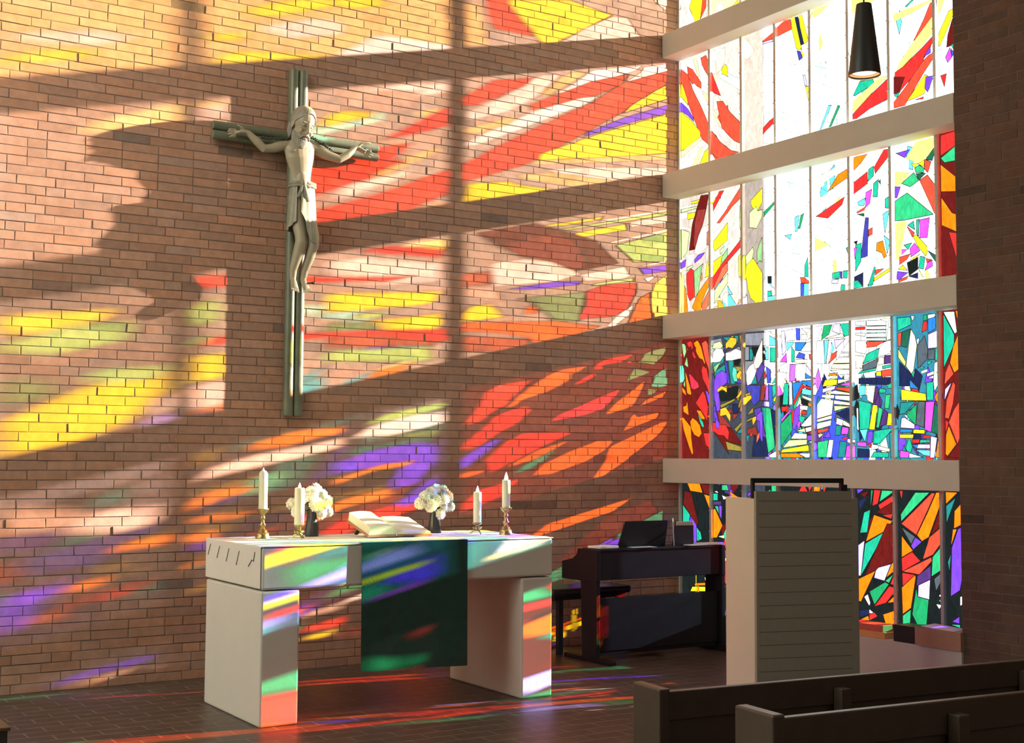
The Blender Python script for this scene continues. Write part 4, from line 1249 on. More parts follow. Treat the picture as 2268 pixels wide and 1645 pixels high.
c1 = alt_at(581, 1191); c2 = alt_at(662, 1192); c3 = alt_at(1057, 1182); c4 = (-2.705, -1.42)
candlestick(*c1, .184, 'tall turned brass candlestick at the far left of the altar, left of the flowers', G1)
candlestick(*c2, .086, 'short three-footed brass candlestick in front of the left flower vase', G1, cr=.031)
candlestick(*c3, .078, 'short three-footed brass candlestick between the right flower vase and the tall right candlestick', G1, cr=.032)
candlestick(*c4, .180, 'tall turned brass candlestick at the right end of the altar', G1, cr=.038)
candle(*c1, ZT+.184, .243, .0275, 0, 'tall cream candle with a pointed top at the far left of the altar', G2)
candle(*c2, ZT+.086, .232, .0315, .03, 'thick lit cream candle on the short candlestick in front of the left flowers', G2)
candle(*c3, ZT+.078, .205, .0275, .036, 'short lit cream candle just right of the right flower vase', G2)
candle(*c4, ZT+.180, .186, .0275, .044, 'lit cream candle on the tall candlestick at the right end of the altar', G2)

# ---------------------------------------------------------------- vases with chrysanthemums
def vase(x, y, r, label):
    t = thing('flower_vase', label, 'vase', (x, y, ZT), 0, 'dark vases on the altar')
    pr = [(0, 0), (r*1.02, 0), (r*1.05, .006), (r, .03), (r*.86, .08), (r*.72, .125), (r*.68, .15), (r*.74, .172), (r*.68, .172), (r*.6, .15), (r*.55, .1), (0, .06)]
    obj('vase_body', lathe(bmesh.new(), pr, 30), M_VASE, t, smooth=True, sharp=60)
def head_mesh(seed, R=.044):
    rr = random.Random(seed); bm = bmesh.new()
    for layer in range(6):
        n = (26, 24, 20, 16, 12, 8)[layer]; el = (-20, 5, 25, 45, 62, 78)[layer]; L = R*(1.0, 1.02, .98, .9, .8, .7)[layer]
        for k in range(n):
            a = 2*PI*(k+.5*(layer % 2)+rr.uniform(-.2, .2))/n; e = math.radians(el+rr.uniform(-8, 8)); l = L*rr.uniform(.9, 1.08); w = .0048
            d = Vector((math.cos(a)*math.cos(e), math.sin(a)*math.cos(e), math.sin(e))); s = Vector((-math.sin(a), math.cos(a), 0)); nn = d.cross(s)
            p = [d*.004, d*l*.55+s*w, d*l*.92+s*w*.9+nn*.001, d*l, d*l*.92-s*w*.9+nn*.001, d*l*.55-s*w]
            mdl = d*l*.6-nn*.0022
            vs = [bm.verts.new(q) for q in p]; c = bm.verts.new(mdl)
            for q in range(6): bm.faces.new((vs[q], vs[(q+1) % 6], c))
    ellip(bm, (0, 0, .0), (R*.62, R*.62, R*.58), 14, 10)
    return bm
HM = []
for s in range(3):
    b = head_mesh(s+1); me = bpy.data.meshes.new('flower_head'); b.to_mesh(me); b.free(); me.materials.append(M_PETAL); HM.append(me)
def bouquet(x, y, spots, label, zo):
    t = thing('flower_bouquet', label, 'flowers', (x, y, ZT+zo), 0, 'white chrysanthemum bouquets in the altar vases')
    rr = random.Random(int(x*1000))
    for i, (dx, dy, dz, s) in enumerate(spots):
        o = bpy.data.objects.new('flower_head', HM[i % 3]); COL.objects.link(o); o.parent = t; o.location = (dx, dy, dz)
        o.rotation_euler = Vector((dx*2.2, dy*2.2-.05, max(.02, dz-.06))).to_track_quat('Z', 'Y').to_euler(); o.scale = (s, s, s)
    b = bmesh.new()
    for dx, dy, dz, s in spots: tube(b, [(0, 0, -.10), (dx*.15, dy*.15, -.01), (dx*.6, dy*.6, dz*.55), (dx*.94, dy*.94, dz*.9)], .0022, 6)
    obj('stem', b, M_LEAF, t, smooth=True)
    for k in range(9):
        a = rr.uniform(0, 2*PI); l = rr.uniform(.04, .065); z = rr.uniform(-.005, .05)
        b = bmesh.new(); u = Vector((math.cos(a), math.sin(a), rr.uniform(.0, .9))).normalized(); s = Vector((-math.sin(a), math.cos(a), 0)); o0 = Vector((math.cos(a)*.008, math.sin(a)*.008, z)); n_ = u.cross(s)
        ring = [o0, o0+u*l*.3+s*.012, o0+u*l*.6+s*.015, o0+u*l+n_*.008, o0+u*l*.6-s*.015, o0+u*l*.3-s*.012]
        for off in (0, .0012):
            vs = [b.verts.new(q+n_*off) for q in ring]; cc = b.verts.new(o0+u*l*.5-n_*(.004-off))
            for q in range(6): b.faces.new((vs[q], vs[(q+1) % 6], cc) if off else (vs[(q+1) % 6], vs[q], cc))
        obj('leaf', b, M_LEAF, t)
v1 = alt_at(690, 1187); v2 = alt_at(962, 1179)
vase(*v1, .045, 'dark glazed vase behind the left pair of candles'); vase(*v2, .046, 'dark glazed vase between the open book and the right candles')
H1 = [(-.12, -.04, -.005, 1.0), (-.135, .02, .045, .95), (-.075, -.02, .085, 1.05), (-.02, -.03, .11, 1.15), (.03, .0, .135, 1.1), (.075, .0, .095, 1.0), (.01, -.05, .04, 1.2), (.075, -.03, .03, 1.15), (.11, 0, .06, .95), (.11, -.02, -.01, .9), (.045, -.05, -.012, 1.0), (-.04, .05, .09, 1.0), (.04, .06, .07, 1.0)]
H2 = [(-.125, -.02, .06, 1.0), (-.095, -.03, .105, 1.05), (-.045, -.03, .13, 1.05), (.01, -.02, .15, 1.05), (.06, -.02, .145, 1.0), (.10, -.01, .10, 1.1), (.115, -.02, .035, .9), (-.06, -.05, .05, 1.15), (-.02, -.05, .08, 1.1), (.045, -.05, .09, 1.2), (.05, -.04, .03, .95), (.02, -.05, -.012, .9), (-.03, .05, .11, 1.0), (.05, .05, .10, 1.0)]
bouquet(*v1, H1, 'white chrysanthemums partly behind the thick candle, left of the open book', .165)
bouquet(*v2, H2, 'white chrysanthemums right of the open book', .14)

# ---------------------------------------------------------------- open book on its stand
pL = at(818, 1188, 2, ZT+.01); pR = at(952, 1184, 2, ZT+.02)
bx0, bx1 = pL.x, pL.x+.455; by0 = pL.y+.01; TILT = math.radians(15)
def tilted(bm, t0=TILT):
    for v in bm.verts:
        y, z = v.co.y, v.co.z; v.co.y = y*math.cos(t0)-z*math.sin(t0); v.co.z = y*math.sin(t0)+z*math.cos(t0)
    return bm
st = thing('book_stand', 'low dark wooden stand under the open book on the altar', 'book stand', (bx0+.2275, by0, ZT))
obj('board', tilted(boxbm((-.12, .07, -.011), (.13, .30, -.002))), M_STAND, st)
for xx in (-.17, .10): obj('leg', tilted(boxbm((xx, .26, -.006), (xx+.035, .285, .004)), TILT) if 0 else tube(bmesh.new(), [(xx+.02, .27, .064), (xx+.005, .31, .006)], [(.008, .018), (.008, .018)], 8), M_STAND, st)
obj('ledge', boxbm((.02, -.010, 0), (.10, -.001, .006)), M_STAND, st)
bk = thing('open_book', 'large open book with cream pages and tan leather cover in the middle of the altar', 'book', (bx0+.2275, by0, ZT+.012))
def page_block(side, W, Hh, T0, T1):
    """side -1 left block, 1 right; T0 thickness at the outer edge, T1 near the spine"""
    bm = bmesh.new(); n = 16; g = []
    for j, y in enumerate((0.004, Hh-.004)):
        row = []
        for i in range(n+1):
            u = i/n; x = side*(.006+u*(W-.012)); z = (T1*(math.sin(min(1, u*5)*PI/2))*(1-u)+T0*u) if u > 0 else .004
            z += .010*math.sin(u*PI)*(1 if side < 0 else .6)
            row.append((bm.verts.new((x, y, .006)), bm.verts.new((x, y, .006+z))))
        g.append(row)
    for i in range(n):
        bm.faces.new((g[0][i][0], g[0][i+1][0], g[0][i+1][1], g[0][i][1])).material_index = 1
        bm.faces.new((g[1][i][0], g[1][i][1], g[1][i+1][1], g[1][i+1][0])).material_index = 1
        bm.faces.new((g[0][i][1], g[0][i+1][1], g[1][i+1][1], g[1][i][1])).material_index = 0
        bm.faces.new((g[0][i][0], g[1][i][0], g[1][i+1][0], g[0][i+1][0])).material_index = 1
    for e in (0, n): bm.faces.new((g[0][e][0], g[0][e][1], g[1][e][1], g[1][e][0])).material_index = 1
    bmesh.ops.recalc_face_normals(bm, faces=bm.faces); return tilted(bm)
obj('cover', tilted(boxbm((-.232, 0, -.010), (.232, .33, .006))), M_COVER, bk, bevel=.002)
obj('spine', tilted(tube(bmesh.new(), [(-.03, .0, .005), (-.03, .33, .005)], .010, 10)), M_COVER, bk, smooth=True)
pb = page_block(-1, .205, .325, .052, .046); [setattr(v, 'co', v.co+Vector((-.025, 0, 0))) for v in pb.verts]
obj('page_block', pb, [M_PAGE, M_EDGE], bk, smooth=True, sharp=50)
pb = page_block(1, .255, .325, .010, .016); [setattr(v, 'co', v.co+Vector((-.028, 0, 0))) for v in pb.verts]
obj('page_block', pb, [M_PAGE, M_EDGE], bk, smooth=True, sharp=50)
obj('ribbon', tube(bmesh.new(), [(-.045, .01, .035), (-.04, -.006, .028), (-.032, -.012, .0)], [(.0008, .004)]*3, 6), M_PAPER, bk)

# ================================================================ crucifix
cr = thing('cross', 'weathered grey-green wooden cross of paired round timbers on the brick wall', 'cross', (-3.675, -.047, 3.1))
def log(bm, p, q, r, up_):
    P, Q = Vector(p), Vector(q); d = (Q-P).normalized()
    return tube(bm, [P, P+d*.006, P+d*.02, Q-d*.02, Q-d*.006, Q], [r*.7, r*.93, r, r, r*.93, r*.7], 20)
for dx in (-.037, .037): obj('upright_timber', log(bmesh.new(), (dx, 0, -1.272), (dx, 0, 1.285), .0375, None), M_CROSS, cr, smooth=True, sharp=35)
for dz in (-.033, .033): obj('crossbar_timber', log(bmesh.new(), (-.655, -.012, .745+dz), (.655, -.012, .745+dz), .033, None), M_CROSS, cr, smooth=True, sharp=35)
fig = thing('crucifix_figure', 'carved bearded wooden figure in a loincloth with outstretched arms hanging on the cross', 'sculpture', (-3.68, -.15, 3.1))
OX, OY, OZ = -3.68, -.15, 3.1
def L3(x, y, z): return (x-OX, y-OY, z-OZ)
def limb(bm, pts, r, n=14): return tube(bm, [L3(*p) for p in pts], r, n)
bm = bmesh.new()
# torso: shoulders to hips
limb(bm, [(-3.695, -.135, 3.86), (-3.695, -.14, 3.82), (-3.70, -.145, 3.77), (-3.695, -.15, 3.70), (-3.685, -.145, 3.62), (-3.68, -.14, 3.55), (-3.675, -.14, 3.47), (-3.672, -.14, 3.38)],
     [(.04, .045), (.052, .10), (.058, .118), (.060, .108), (.052, .086), (.048, .076), (.054, .088), (.05, .08)], 22)
for s in (-1, 1): ellip(bm, L3(-3.70+s*.048, -.170, 3.745), (.052, .030, .040), 18, 12)
ellip(bm, L3(-3.682, -.168, 3.555), (.050, .036, .060), 18, 12)
# neck and head, bowed forward and to the right
limb(bm, [(-3.695, -.14, 3.83), (-3.69, -.15, 3.90)], [.042, .038], 14)
hr = Euler((math.radians(15), math.radians(8), math.radians(12)))
HC = Vector((-3.695, -.168, 3.93)); HR = hr.to_matrix()
HS_ = 1.17
def hp(x, y, z): v = HC + HR @ (Vector((x, y, z))*HS_); return L3(*v)
def hell(bm, c, r, sg=18, rg=12): return ellip(bm, hp(*c), tuple(q*HS_ for q in r), sg, rg, hr)
hell(bm, (0, 0, .04), (.068, .082, .085)); hell(bm, (0, -.018, -.045), (.054, .062, .085)); hell(bm, (0, -.03, -.10), (.035, .042, .045))
limb(bm, [tuple(Vector(hp(0, -.078, .02))+Vector((OX, OY, OZ))), tuple(Vector(hp(0, -.096, -.03))+Vector((OX, OY, OZ))), tuple(Vector(hp(0, -.080, -.04))+Vector((OX, OY, OZ)))], [.009, .0135, .009], 10)   # nose
for s in (-1, 1):
    hell(bm, (s*.026, -.066, .008), (.0130, .009, .007), 12, 8); hell(bm, (s*.027, -.070, .026), (.022, .008, .005), 12, 8); hell(bm, (s*.034, -.058, -.03), (.018, .02, .022), 12, 8)
    hell(bm, (s*.068, 0, 0), (.008, .018, .028), 12, 8)
hell(bm, (0, -.079, -.062), (.021, .008, .005), 12, 8); hell(bm, (0, -.078, -.074), (.018, .008, .006), 12, 8)
# arms
limb(bm, [(-3.77, -.13, 3.80), (-3.83, -.13, 3.782), (-3.90, -.135, 3.752), (-3.975, -.145, 3.738), (-4.03, -.145, 3.785), (-4.09, -.142, 3.835), (-4.125, -.14, 3.838)], [.045, .040, .034, .031, .029, .021, .019], 14)
limb(bm, [(-3.62, -.13, 3.80), (-3.56, -.13, 3.788), (-3.48, -.14, 3.755), (-3.385, -.155, 3.735), (-3.32, -.155, 3.775), (-3.26, -.15, 3.83), (-3.235, -.147, 3.842)], [.045, .041, .036, .031, .029, .021, .019], 14)
# left hand in the picture (palm forward, fingers pointing outwards, slightly curled)
limb(bm, [(-4.11, -.14, 3.838), (-4.15, -.142, 3.832), (-4.19, -.142, 3.822)], [(.014, .021), (.015, .034), (.014, .036)], 14)
for dz, l, c_ in ((.024, .060, .018), (.0085, .072, .020), (-.0075, .070, .020), (-.0235, .056, .018)):
    limb(bm, [(-4.183, -.142, 3.822+dz), (-4.183-l*.5, -.150, 3.817+dz*1.06), (-4.183-l*.95, -.150-c_*.45, 3.812+dz*1.15)], [.0078, .0074, .0062], 10)
limb(bm, [(-4.13, -.145, 3.850), (-4.155, -.156, 3.868), (-4.182, -.168, 3.874)], [.0115, .0100, .0080], 10)
# right hand
limb(bm, [(-3.245, -.147, 3.84), (-3.21, -.147, 3.832), (-3.175, -.147, 3.818)], [(.014, .021), (.015, .032), (.014, .034)], 14)
for dz, l, c_ in ((.022, .062, .020), (.007, .070, .022), (-.009, .066, .022), (-.0245, .052, .020)):
    limb(bm, [(-3.182, -.147, 3.818+dz), (-3.182+l*.5, -.155, 3.812+dz*1.05), (-3.182+l*.92, -.153-c_*.45, 3.806+dz*1.15)], [.0078, .0074, .0062], 10)
limb(bm, [(-3.228, -.15, 3.855), (-3.200, -.156, 3.878), (-3.158, -.160, 3.886), (-3.130, -.160, 3.888)], [.0115, .0105, .0090, .0070], 10)
# legs
limb(bm, [(-3.715, -.145, 3.42), (-3.72, -.165, 3.28), (-3.70, -.20, 3.13), (-3.70, -.205, 3.08), (-3.715, -.18, 2.98), (-3.735, -.155, 2.88), (-3.735, -.15, 2.81)], [.058, .054, .044, .042, .039, .029, .023], 16)
limb(bm, [(-3.64, -.145, 3.42), (-3.63, -.165, 3.28), (-3.60, -.195, 3.13), (-3.60, -.20, 3.08), (-3.62, -.18, 2.98), (-3.645, -.155, 2.88), (-3.655, -.15, 2.81)], [.058, .054, .044, .041, .037, .028, .022], 16)
for fx, tx in ((-3.735, -3.735), (-3.655, -3.64)):
    limb(bm, [(fx, -.145, 2.83), (fx, -.165, 2.795), ((fx+tx)/2, -.18, 2.765), (tx, -.187, 2.745)], [(.022, .020), (.020, .023), (.015, .028), (.011, .031)], 12)
    for k, l in enumerate((.040, .036, .032, .028, .022)):
        sx = (-.024+.012*k)*(1 if fx > -3.7 else -1)
        limb(bm, [(tx+sx, -.186, 2.752), (tx+sx*1.15, -.196, 2.752-l)], [.0068, .0052], 8)
body = obj('body', bm, M_BODY, fig, smooth=True, sharp=180)
rm = body.modifiers.new('skin', 'REMESH'); rm.mode = 'VOXEL'; rm.voxel_size = .0034; rm.use_smooth_shade = True
sm = body.modifiers.new('soften', 'SMOOTH'); sm.factor = .5; sm.iterations = 9
# hair cap with combed ridges, beard, long strands over the shoulders
bm = bmesh.new(); NA, NE = 96, 18; grid = []
for i in range(NA):
    a = 2*PI*i/NA; fr = max(0, -math.sin(a)); bk_ = max(0, math.sin(a))
    emax = math.radians(112 - 52*fr**1.5 + 24*bk_)
    row = []
    for j in range(NE+1):
        e = emax*j/NE; rid = 1 + .030*abs(math.sin(a*16+e*1.2))*min(1, e*1.5)
        row.append(bm.verts.new(hp(.073*rid*math.sin(e)*math.cos(a), .088*rid*math.sin(e)*math.sin(a)+.004, .042+.092*rid*math.cos(e))))
    grid.append(row)
for i in range(NA):
    n_ = (i+1) % NA
    for j in range(NE):
        if j == 0: bm.faces.new((grid[i][0], grid[i][1], grid[n_][1])) if False else bm.faces.new((grid[i][0], grid[i][1], grid[n_][1], grid[n_][0]))
        else: bm.faces.new((grid[i][j], grid[i][j+1], grid[n_][j+1], grid[n_][j]))
bot = [g_[-1] for g_ in grid]; bc = bm.verts.new(hp(0, .01, .0))
for i in range(NA): bm.faces.new((bot[i], bc, bot[(i+1) % NA]))
bmesh.ops.remove_doubles(bm, verts=bm.verts, dist=.0002); bmesh.ops.recalc_face_normals(bm, faces=bm.faces)
for s in (-1, 1):
    for q in range(3): tube(bm, [hp(s*.052, .020+.018*q, .01), hp(s*.050, .026+.015*q, -.04), hp(s*.038, .030+.010*q, -.08)], [.011, .012, .006], 8)
obj('hair', bm, M_HAIR, fig, smooth=True, sharp=60)
bm = bmesh.new()
hell(bm, (0, -.030, -.088), (.050, .050, .048))
for k in range(17):
    a = -1.35+2.7*k/16; tube(bm, [hp(math.sin(a)*.062, -.058*math.cos(a)-.004, -.035-.022*math.cos(a)), hp(math.sin(a)*.056, -.070*math.cos(a)-.006, -.085), hp(math.sin(a)*.036, -.055*math.cos(a)-.010, -.118-.010*math.cos(a))], [.007, .009, .008], 7)
for s in (-1, 1): tube(bm, [hp(s*.004, -.088, -.052), hp(s*.022, -.082, -.056), hp(s*.036, -.068, -.078)], [.006, .007, .004], 7)
obj('beard', bm, M_HAIR, fig, smooth=True, sharp=60)
for pts in ([(-3.76, -.17, 3.86), (-3.80, -.17, 3.828), (-3.86, -.16, 3.822), (-3.92, -.15, 3.815), (-3.98, -.13, 3.82)], [(-3.63, -.17, 3.87), (-3.585, -.175, 3.85), (-3.54, -.17, 3.835), (-3.49, -.16, 3.815), (-3.44, -.14, 3.805)]):
    bm = bmesh.new()
    for q in range(26):
        u = q/25*(len(pts)-1); i = min(int(u), len(pts)-2); f = u-i; p = Vector(pts[i]).lerp(Vector(pts[i+1]), f)
        ellip(bm, L3(p.x, p.y, p.z+.005*math.sin(q*2.4)), (.011, .011, .009), 8, 6)
    obj('hair_strand', bm, M_VINE, fig, smooth=True)
# loincloth: open in front over the right leg
bm = bmesh.new(); NS = 56; prev = None
levels = 22
for j in range(levels+1):
    v = j/levels; ring = []
    for i in range(NS+1):
        a = -.42 + (2*PI-.30)*i/NS - PI/2       # starts just right of the front
        side = math.cos(a); front = -math.sin(a)
        zb = 3.505 - v*(.36 + .07*max(0, side)**1.0 + (.035 if side > 0 else -.02) - (.13*max(0, 1-abs(i/NS-0.0)*9)) - (.06*max(0, 1-abs(i/NS-1)*7)))
        fold = 1+.035*math.sin(a*13+v*2)*(.3+v)+.02*math.sin(a*29)*v
        rx = (.092+.022*v)*fold; ry = (.070+.020*v)*fold
        ring.append((bm.verts.new(L3(-3.672-.004*v+rx*side, -.148-.020*v-ry*front, zb)), bm.verts.new(L3(-3.672-.004*v+rx*side*.94, -.148-.020*v-ry*front*.93, zb))))
    if prev:
        for i in range(NS):
            bm.faces.new((prev[i][0], ring[i][0], ring[i+1][0], prev[i+1][0])); bm.faces.new((prev[i][1], prev[i+1][1], ring[i+1][1], ring[i][1]))
        for e in (0, NS): bm.faces.new((prev[e][0], prev[e][1], ring[e][1], ring[e][0]))
    if j in (0, levels):
        for i in range(NS): bm.faces.new((ring[i][0], ring[i][1], ring[i+1][1], ring[i+1][0]))
    prev = ring
bmesh.ops.recalc_face_normals(bm, faces=bm.faces)
obj('loincloth', bm, M_LOIN, fig, smooth=True, sharp=50)
bm = bmesh.new()
for q in range(2):
    tube(bm, [L3(-3.672+(.094)*math.cos(t*2*PI/28), -.148+.072*math.sin(t*2*PI/28), 3.512-q*.020+.004*math.sin(t*2.5)) for t in range(29)], .0125, 8)
obj('belt', bm, M_LOIN, fig, smooth=True)
bm = bmesh.new(); ellip(bm, L3(-3.695, -.225, 3.51), (.024, .018, .026), 12, 10)
tube(bm, [L3(-3.69, -.228, 3.49), L3(-3.675, -.232, 3.43), L3(-3.655, -.228, 3.375)], [(.010, .012), (.010, .020), (.006, .026)], 10)
tube(bm, [L3(-3.705, -.228, 3.49), L3(-3.715, -.228, 3.45), L3(-3.735, -.222, 3.40)], [(.008, .010), (.008, .014), (.005, .012)], 10)
obj('knot', bm, M_LOIN, fig, smooth=True)
for x, y, z, dx in ((-3.60, -.19, 2.79, .05), (-3.175, -.168, 3.83, -.05)):
    bm = bmesh.new(); tube(bm, [L3(x-dx*.9, y+.02, z), L3(x, y, z+.002)], .005, 8); ellip(bm, L3(x+dx*.15, y, z+.003), (.020, .008, .009), 10, 8)
    obj('nail', bm, M_IRON, fig, smooth=True)

# ================================================================ piano and bench
PX0, PX1, PY = -1.525, -.235, -.845
pn = thing('digital_piano', 'black upright digital piano seen from behind, between altar and lectern', 'piano', ((PX0+PX1)/2, PY+.22, 0))
qx, qy = (PX0+PX1)/2, PY+.22
def prism_x(bm, prof, x0, x1):
    A = [bm.verts.new((x0, y, z)) for y, z in prof]; B = [bm.verts.new((x1, y, z)) for y, z in prof]; n = len(prof)
    bm.faces.new(A); bm.faces.new(list(reversed(B)))
    for i in range(n): bm.faces.new((A[i], B[i], B[(i+1) % n], A[(i+1) % n]))
    bmesh.ops.recalc_face_normals(bm, faces=bm.faces); return bm
cheek = [(-.22, .60), (.245, .60), (.245, .735), (.10, .765), (.045, .80), (.03, .845), (-.22, .845)]
legp = [(-.215, .03), (-.215, .60), (-.01, .60), (-.03, .03)]
for xa in (PX0, PX1-.035):
    obj('side_cheek', prism_x(bmesh.new(), cheek, xa-qx, xa+.035-qx), M_BLACK, pn, bevel=.004)
    obj('leg', prism_x(bmesh.new(), legp, xa-qx, xa+.035-qx), M_BLACK, pn, bevel=.003)
    obj('foot', boxbm((xa-.01-qx, -.39, 0), (xa+.06-qx, .20, .032)), M_BLACK, pn, bevel=.006)
obj('case_back', boxbm((PX0+.035-qx, -.20, .615), (PX1-.035-qx, -.17, .835)), M_BLACK, pn, bevel=.002)
obj('lid', boxbm((PX0+.035-qx, -.21, .83), (PX1-.035-qx, .02, .85)), M_BLACK, pn, bevel=.004)
obj('key_bed', boxbm((PX0+.035-qx, -.17, .61), (PX1-.035-qx, .235, .70)), M_BLACK, pn)
kb = bmesh.new()
for k in range(52):
    x = PX0+.07-qx+k*.0222; box(kb, (x, .07, .70), (x+.0212, .225, .722))
obj('keys', kb, M_KEYW, pn)
obj('back_panel', boxbm((PX0+.035-qx, -.18, .075), (PX1-.035-qx, -.16, .475)), M_BLACK, pn, bevel=.002)
obj('bottom_rail', boxbm((PX0+.035-qx, -.17, .045), (PX1-.035-qx, -.14, .075)), M_BLACK, pn)
obj('pedal_box', boxbm((-.12, -.10, .03), (.12, .02, .09)), M_BLACK, pn, bevel=.004)
LZ = .851
ms = thing('music_stand', 'black slanted music rest standing on the piano', 'music stand', (-1.0, PY+.10, LZ))
def slab_tilt(x0, x1, y, z0, z1, lean, t, sk=0):
    bm = boxbm((x0, y, z0), (x1, y+t, z1))
    for v in bm.verts:
        v.co.y += lean*(v.co.z-z0)
        if v.co.z > z0+.001: v.co.x += sk*(1 if v.co.x < (x0+x1)/2 else -1)
    return bm
obj('rest_panel', slab_tilt(-.25, .22, 0, 0, .205, -.35, .015, .025), M_BLK2, ms, bevel=.003)
obj('support', slab_tilt(-.02, .02, .05, 0, .12, -.5, .012), M_BLK2, ms)
m2 = thing('folded_music_desk', 'small dark metal desk leaning beside the music rest at the right end of the piano', 'music stand', (-.60, PY+.08, LZ))
obj('desk_panel', slab_tilt(-.12, .10, 0, 0, .19, -.1, .012, .02), M_BLK2, m2, bevel=.002)
obj('rod', tube(bmesh.new(), [(-.13, -.03, 0), (-.145, -.03, .22)], .004, 8), M_STEEL, m2)
o = obj('booklet', boxbm((-.10, -.07, 0), (.10, .07, .018)), M_PAPER, bevel=.003); o.location = (-1.38, PY+.115, LZ); o.rotation_euler.z = .15; tag(o, 'white booklet lying at the left end of the piano lid', 'booklet')
o = obj('music_sheet', boxbm((-.10, -.07, 0), (.12, .06, .002)), M_PAPER); o.location = (-1.06, PY+.07, LZ); o.rotation_euler.z = -.1; tag(o, 'loose white sheet in front of the music rest', 'sheet of paper')
for k, (x, r) in enumerate(((-.50, .1), (-.34, -.12))):
    o = obj('sheet_music_pile', boxbm((-.11, -.08, 0), (.11, .08, .006+.004*k)), M_PAPER); o.location = (x+.04*k, PY+.085, LZ+(0 if k == 0 else .0)); o.rotation_euler.z = r
    if k: o.location.x = -.345+.01; 
    tag(o, ['sheet music lying right of the metal desk on the piano', 'thicker pile of sheet music at the piano end behind the lectern'][k], 'sheet music')
be = thing('piano_bench', 'black padded piano bench behind the piano at the brick wall', 'bench', (-1.22, -.235, 0))
obj('seat', boxbm((-.40, -.16, .455), (.38, .16, .515)), M_PADDED, be, bevel=.02)
obj('seat_frame', boxbm((-.36, -.13, .425), (.34, .13, .455)), M_BLK2, be)
for sx in (-.30, .28):
    for sy in (-.11, .11): obj('leg', boxbm((sx-.022, sy-.022, 0), (sx+.022, sy+.022, .425)), M_BLK2, be, bevel=.003)

# ================================================================ lectern
le = thing('lectern', 'tall cream lectern with grey grooved front panel and black handrail', 'lectern', (-1.85, -2.93, 0), math.radians(-17))
W_, D_, HS = .70, .44, 1.30
obj('side_panel', boxbm((0, .03, 0), (.03, D_, HS)), M_LECW, le, bevel=.003)
obj('side_panel', boxbm((W_-.045, .0, 0), (W_, D_, HS)), M_LECG, le, bevel=.003)
bm = boxbm((0, .0, 0), (W_-.045, .03, HS+.045)); fp = obj('front_panel', bm, M_LECG, le)
bm = bmesh.new()
for k in range(16):
    z = HS+.045-.062-k*.0795
    if z > .02: box(bm, (.018, -.0006, z), (W_-.052, .004, z+.0045))
obj('groove', bm, M_GROOVE, le)
obj('desk_top', boxbm((.03, .04, HS-.06), (W_-.045, D_, HS-.03)), M_LECW, le)
bm = bmesh.new(); box(bm, (.0, .05, HS+.095), (W_-.075, .08, HS+.125)); box(bm, (0, .05, HS+.0), (.018, .08, HS+.125)); box(bm, (W_-.09, .05, HS+.04), (W_-.07, .08, HS+.125)); box(bm, (W_-.075, .05, HS+.0), (W_-.045, .08, HS+.085))
obj('handrail', bm, M_BLK2, le, bevel=.003)

# ================================================================ pews
def pew(x, y, rz, z, L, label, posts):
    t = thing('pew', label, 'pew', (x, y, 0), rz, 'dark brown wooden pews')
    obj('end_panel', boxbm((-.03, -.01, 0), (.012, .155, z+.012)), M_PEW, t, bevel=.006)
    obj('top_rail', boxbm((.012, .0, z-.095), (L, .028, z)), M_PEW, t, bevel=.004)
    obj('back_board', boxbm((.012, .012, z-.40), (L, .032, z-.093)), M_PEW, t, bevel=.003)
    obj('seat', boxbm((.012, -.40, .40), (L, -.02, .44)), M_PEW, t, bevel=.006)
    obj('seat_front', boxbm((.03, -.37, .0), (.06, -.03, .40)), M_PEW, t)
    obj('seat_front', boxbm((L-.06, -.37, .0), (L-.03, -.03, .40)), M_PEW, t)
    for px in posts: obj('post', boxbm((px-.022, -.045, 0), (px+.022, -.002, z-.035)), M_PEW, t, bevel=.003)
    obj('end_panel', boxbm((L, -.01, 0), (L+.04, .155, z+.012)), M_PEW, t, bevel=.006)
# the two rows nearest the altar
pew(-4.673, -5.513, math.radians(-6.0), .78, 3.9, 'front dark wooden pew, nearest to the altar and lectern', (.72, 1.62, 2.6, 3.5))
pew(-4.953, -6.327, math.radians(-5.4), .86, 3.9, 'second dark wooden pew, behind the front one and nearest the viewer', (.62, 1.6, 2.6, 3.5))

# ================================================================ pendant lamp
LP = Vector((-2.905, -4.789, 3.3))
lp = thing('pendant_lamp', 'black cone pendant lamp hanging before the stained glass', 'lamp', LP)
obj('lamp_shade', lathe(bmesh.new(), [(0, .33), (.033, .328), (.052, .16), (.069, .01), (.0725, 0), (.0735, .006), (.055, .16), (.036, .325), (.034, .335), (0, .337)], 36), M_SHADE, lp, smooth=True, sharp=50)
obj('bulb', lathe(bmesh.new(), [(0, .018), (.055, .018), (.055, .022), (0, .024)], 30), M_BULB, lp)
obj('inner_rim', lathe(bmesh.new(), [(.0715, .0005), (.0715, .003), (.066, .02), (.0555, .02), (.0555, .0185), (.066, .0185)], 36, cap=False), M_RIM, lp, smooth=True)
obj('cord', tube(bmesh.new(), [(0, 0, .336), (0, 0, CEIL-LP.z)], .004, 8), M_BLK2, lp)

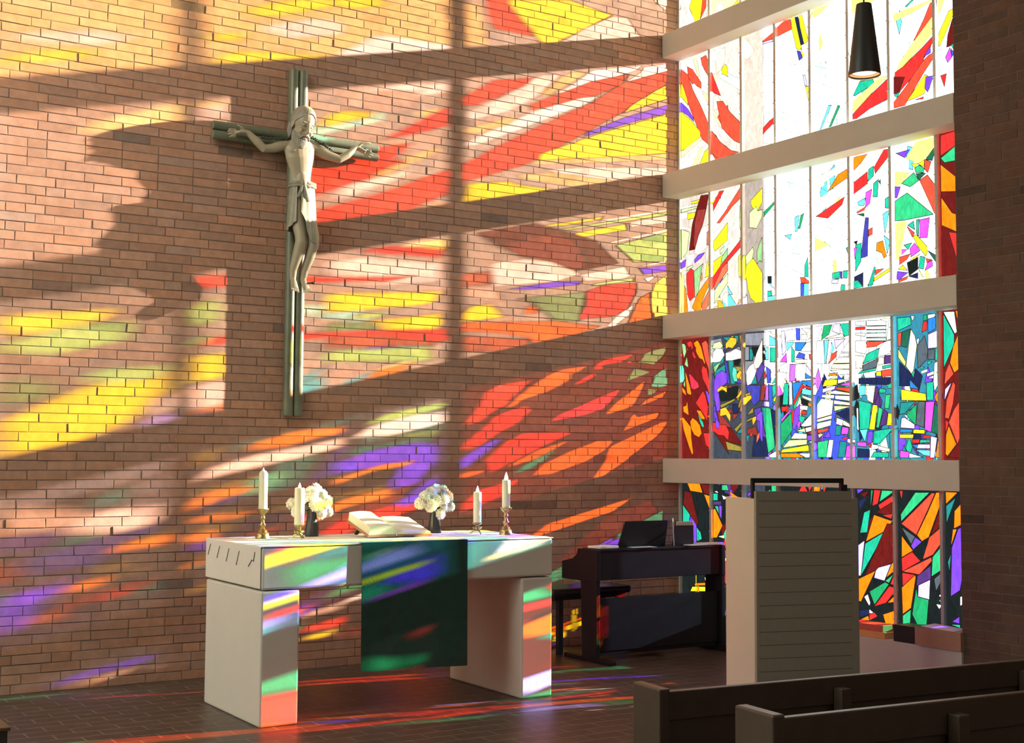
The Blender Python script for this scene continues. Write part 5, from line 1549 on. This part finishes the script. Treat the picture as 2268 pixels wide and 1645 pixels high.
# ================================================================ things on the parapet
SZ = .2815
def on_sill(name, a, b, z, m, label, cat, rz=0, grp=None):
    cx_, cy_2 = (a[0]+b[0])/2, (a[1]+b[1])/2
    o = obj(name, boxbm((a[0]-cx_, a[1]-cy_2, 0), (b[0]-cx_, b[1]-cy_2, b[2])), m, bevel=.003); o.location = (cx_, cy_2, z); o.rotation_euler.z = rz; return tag(o, label, cat, grp)
on_sill('hymn_book', (-.205, -2.47, 0), (-.055, -2.14, .045), SZ, M_ORB, 'orange covered book at the bottom of the pair on the parapet right of the lectern', 'book', grp='books on the parapet')
on_sill('hymn_book', (-.20, -2.44, 0), (-.06, -2.12, .045), SZ+.046, M_REDB, 'red covered book on top of the pair on the parapet right of the lectern', 'book', .03, 'books on the parapet')
on_sill('storage_box', (-.215, -2.74, 0), (-.05, -2.555, .115), SZ, M_BLK2, 'small black box on the parapet left of the cardboard box', 'box')
cb = thing('cardboard_box', 'open cardboard box beside the brick pier on the parapet', 'box', (-.13, -2.95, SZ))
bm = bmesh.new(); box(bm, (-.105, -.19, 0), (.095, .19, .006)); box(bm, (-.105, -.19, .006), (-.1, .19, .125)); box(bm, (.09, -.19, .006), (.095, .19, .125)); box(bm, (-.1, -.19, .006), (.09, -.185, .125)); box(bm, (-.1, .185, .006), (.09, .19, .125))
obj('carton', bm, M_CARD, cb)
for k in range(3):
    o = obj('loose_papers', boxbm((-.085, -.13+.01*k, 0), (.075, .13, .004)), M_PAPER); o.location = (-.13, -2.95+.01*k, SZ+.10+.012*k); o.rotation_euler = (.04*k-.02, .03-.03*k, .08*k-.06)
    tag(o, ['lowest white paper in the cardboard box', 'middle white paper in the cardboard box', 'topmost white paper in the cardboard box'][k], 'paper', 'papers in the cardboard box')

# ================================================================ side table at the lower left
ST = thing('side_table', 'dark wooden side table cut off at the lower left corner', 'table', (-6.575, -3.05, 0))
obj('table_top', boxbm((-.34, -.20, .42), (.335, .20, .435)), M_WOOD, ST, bevel=.003)
obj('apron', boxbm((-.32, -.19, .355), (.325, .19, .42)), M_STAND, ST)
for sx in (-.30, .29):
    for sy in (-.17, .17): obj('leg', boxbm((sx-.02, sy-.02, 0), (sx+.02, sy+.02, .355)), M_STAND, ST)
o = obj('bowl', lathe(bmesh.new(), [(0, 0), (.03, 0), (.05, .02), (.062, .05), (.058, .05), (.045, .022), (0, .01)], 26), M_BOWL, smooth=True); o.location = (-6.31, -2.93, .436); tag(o, 'small white bowl on the corner of the side table', 'bowl')
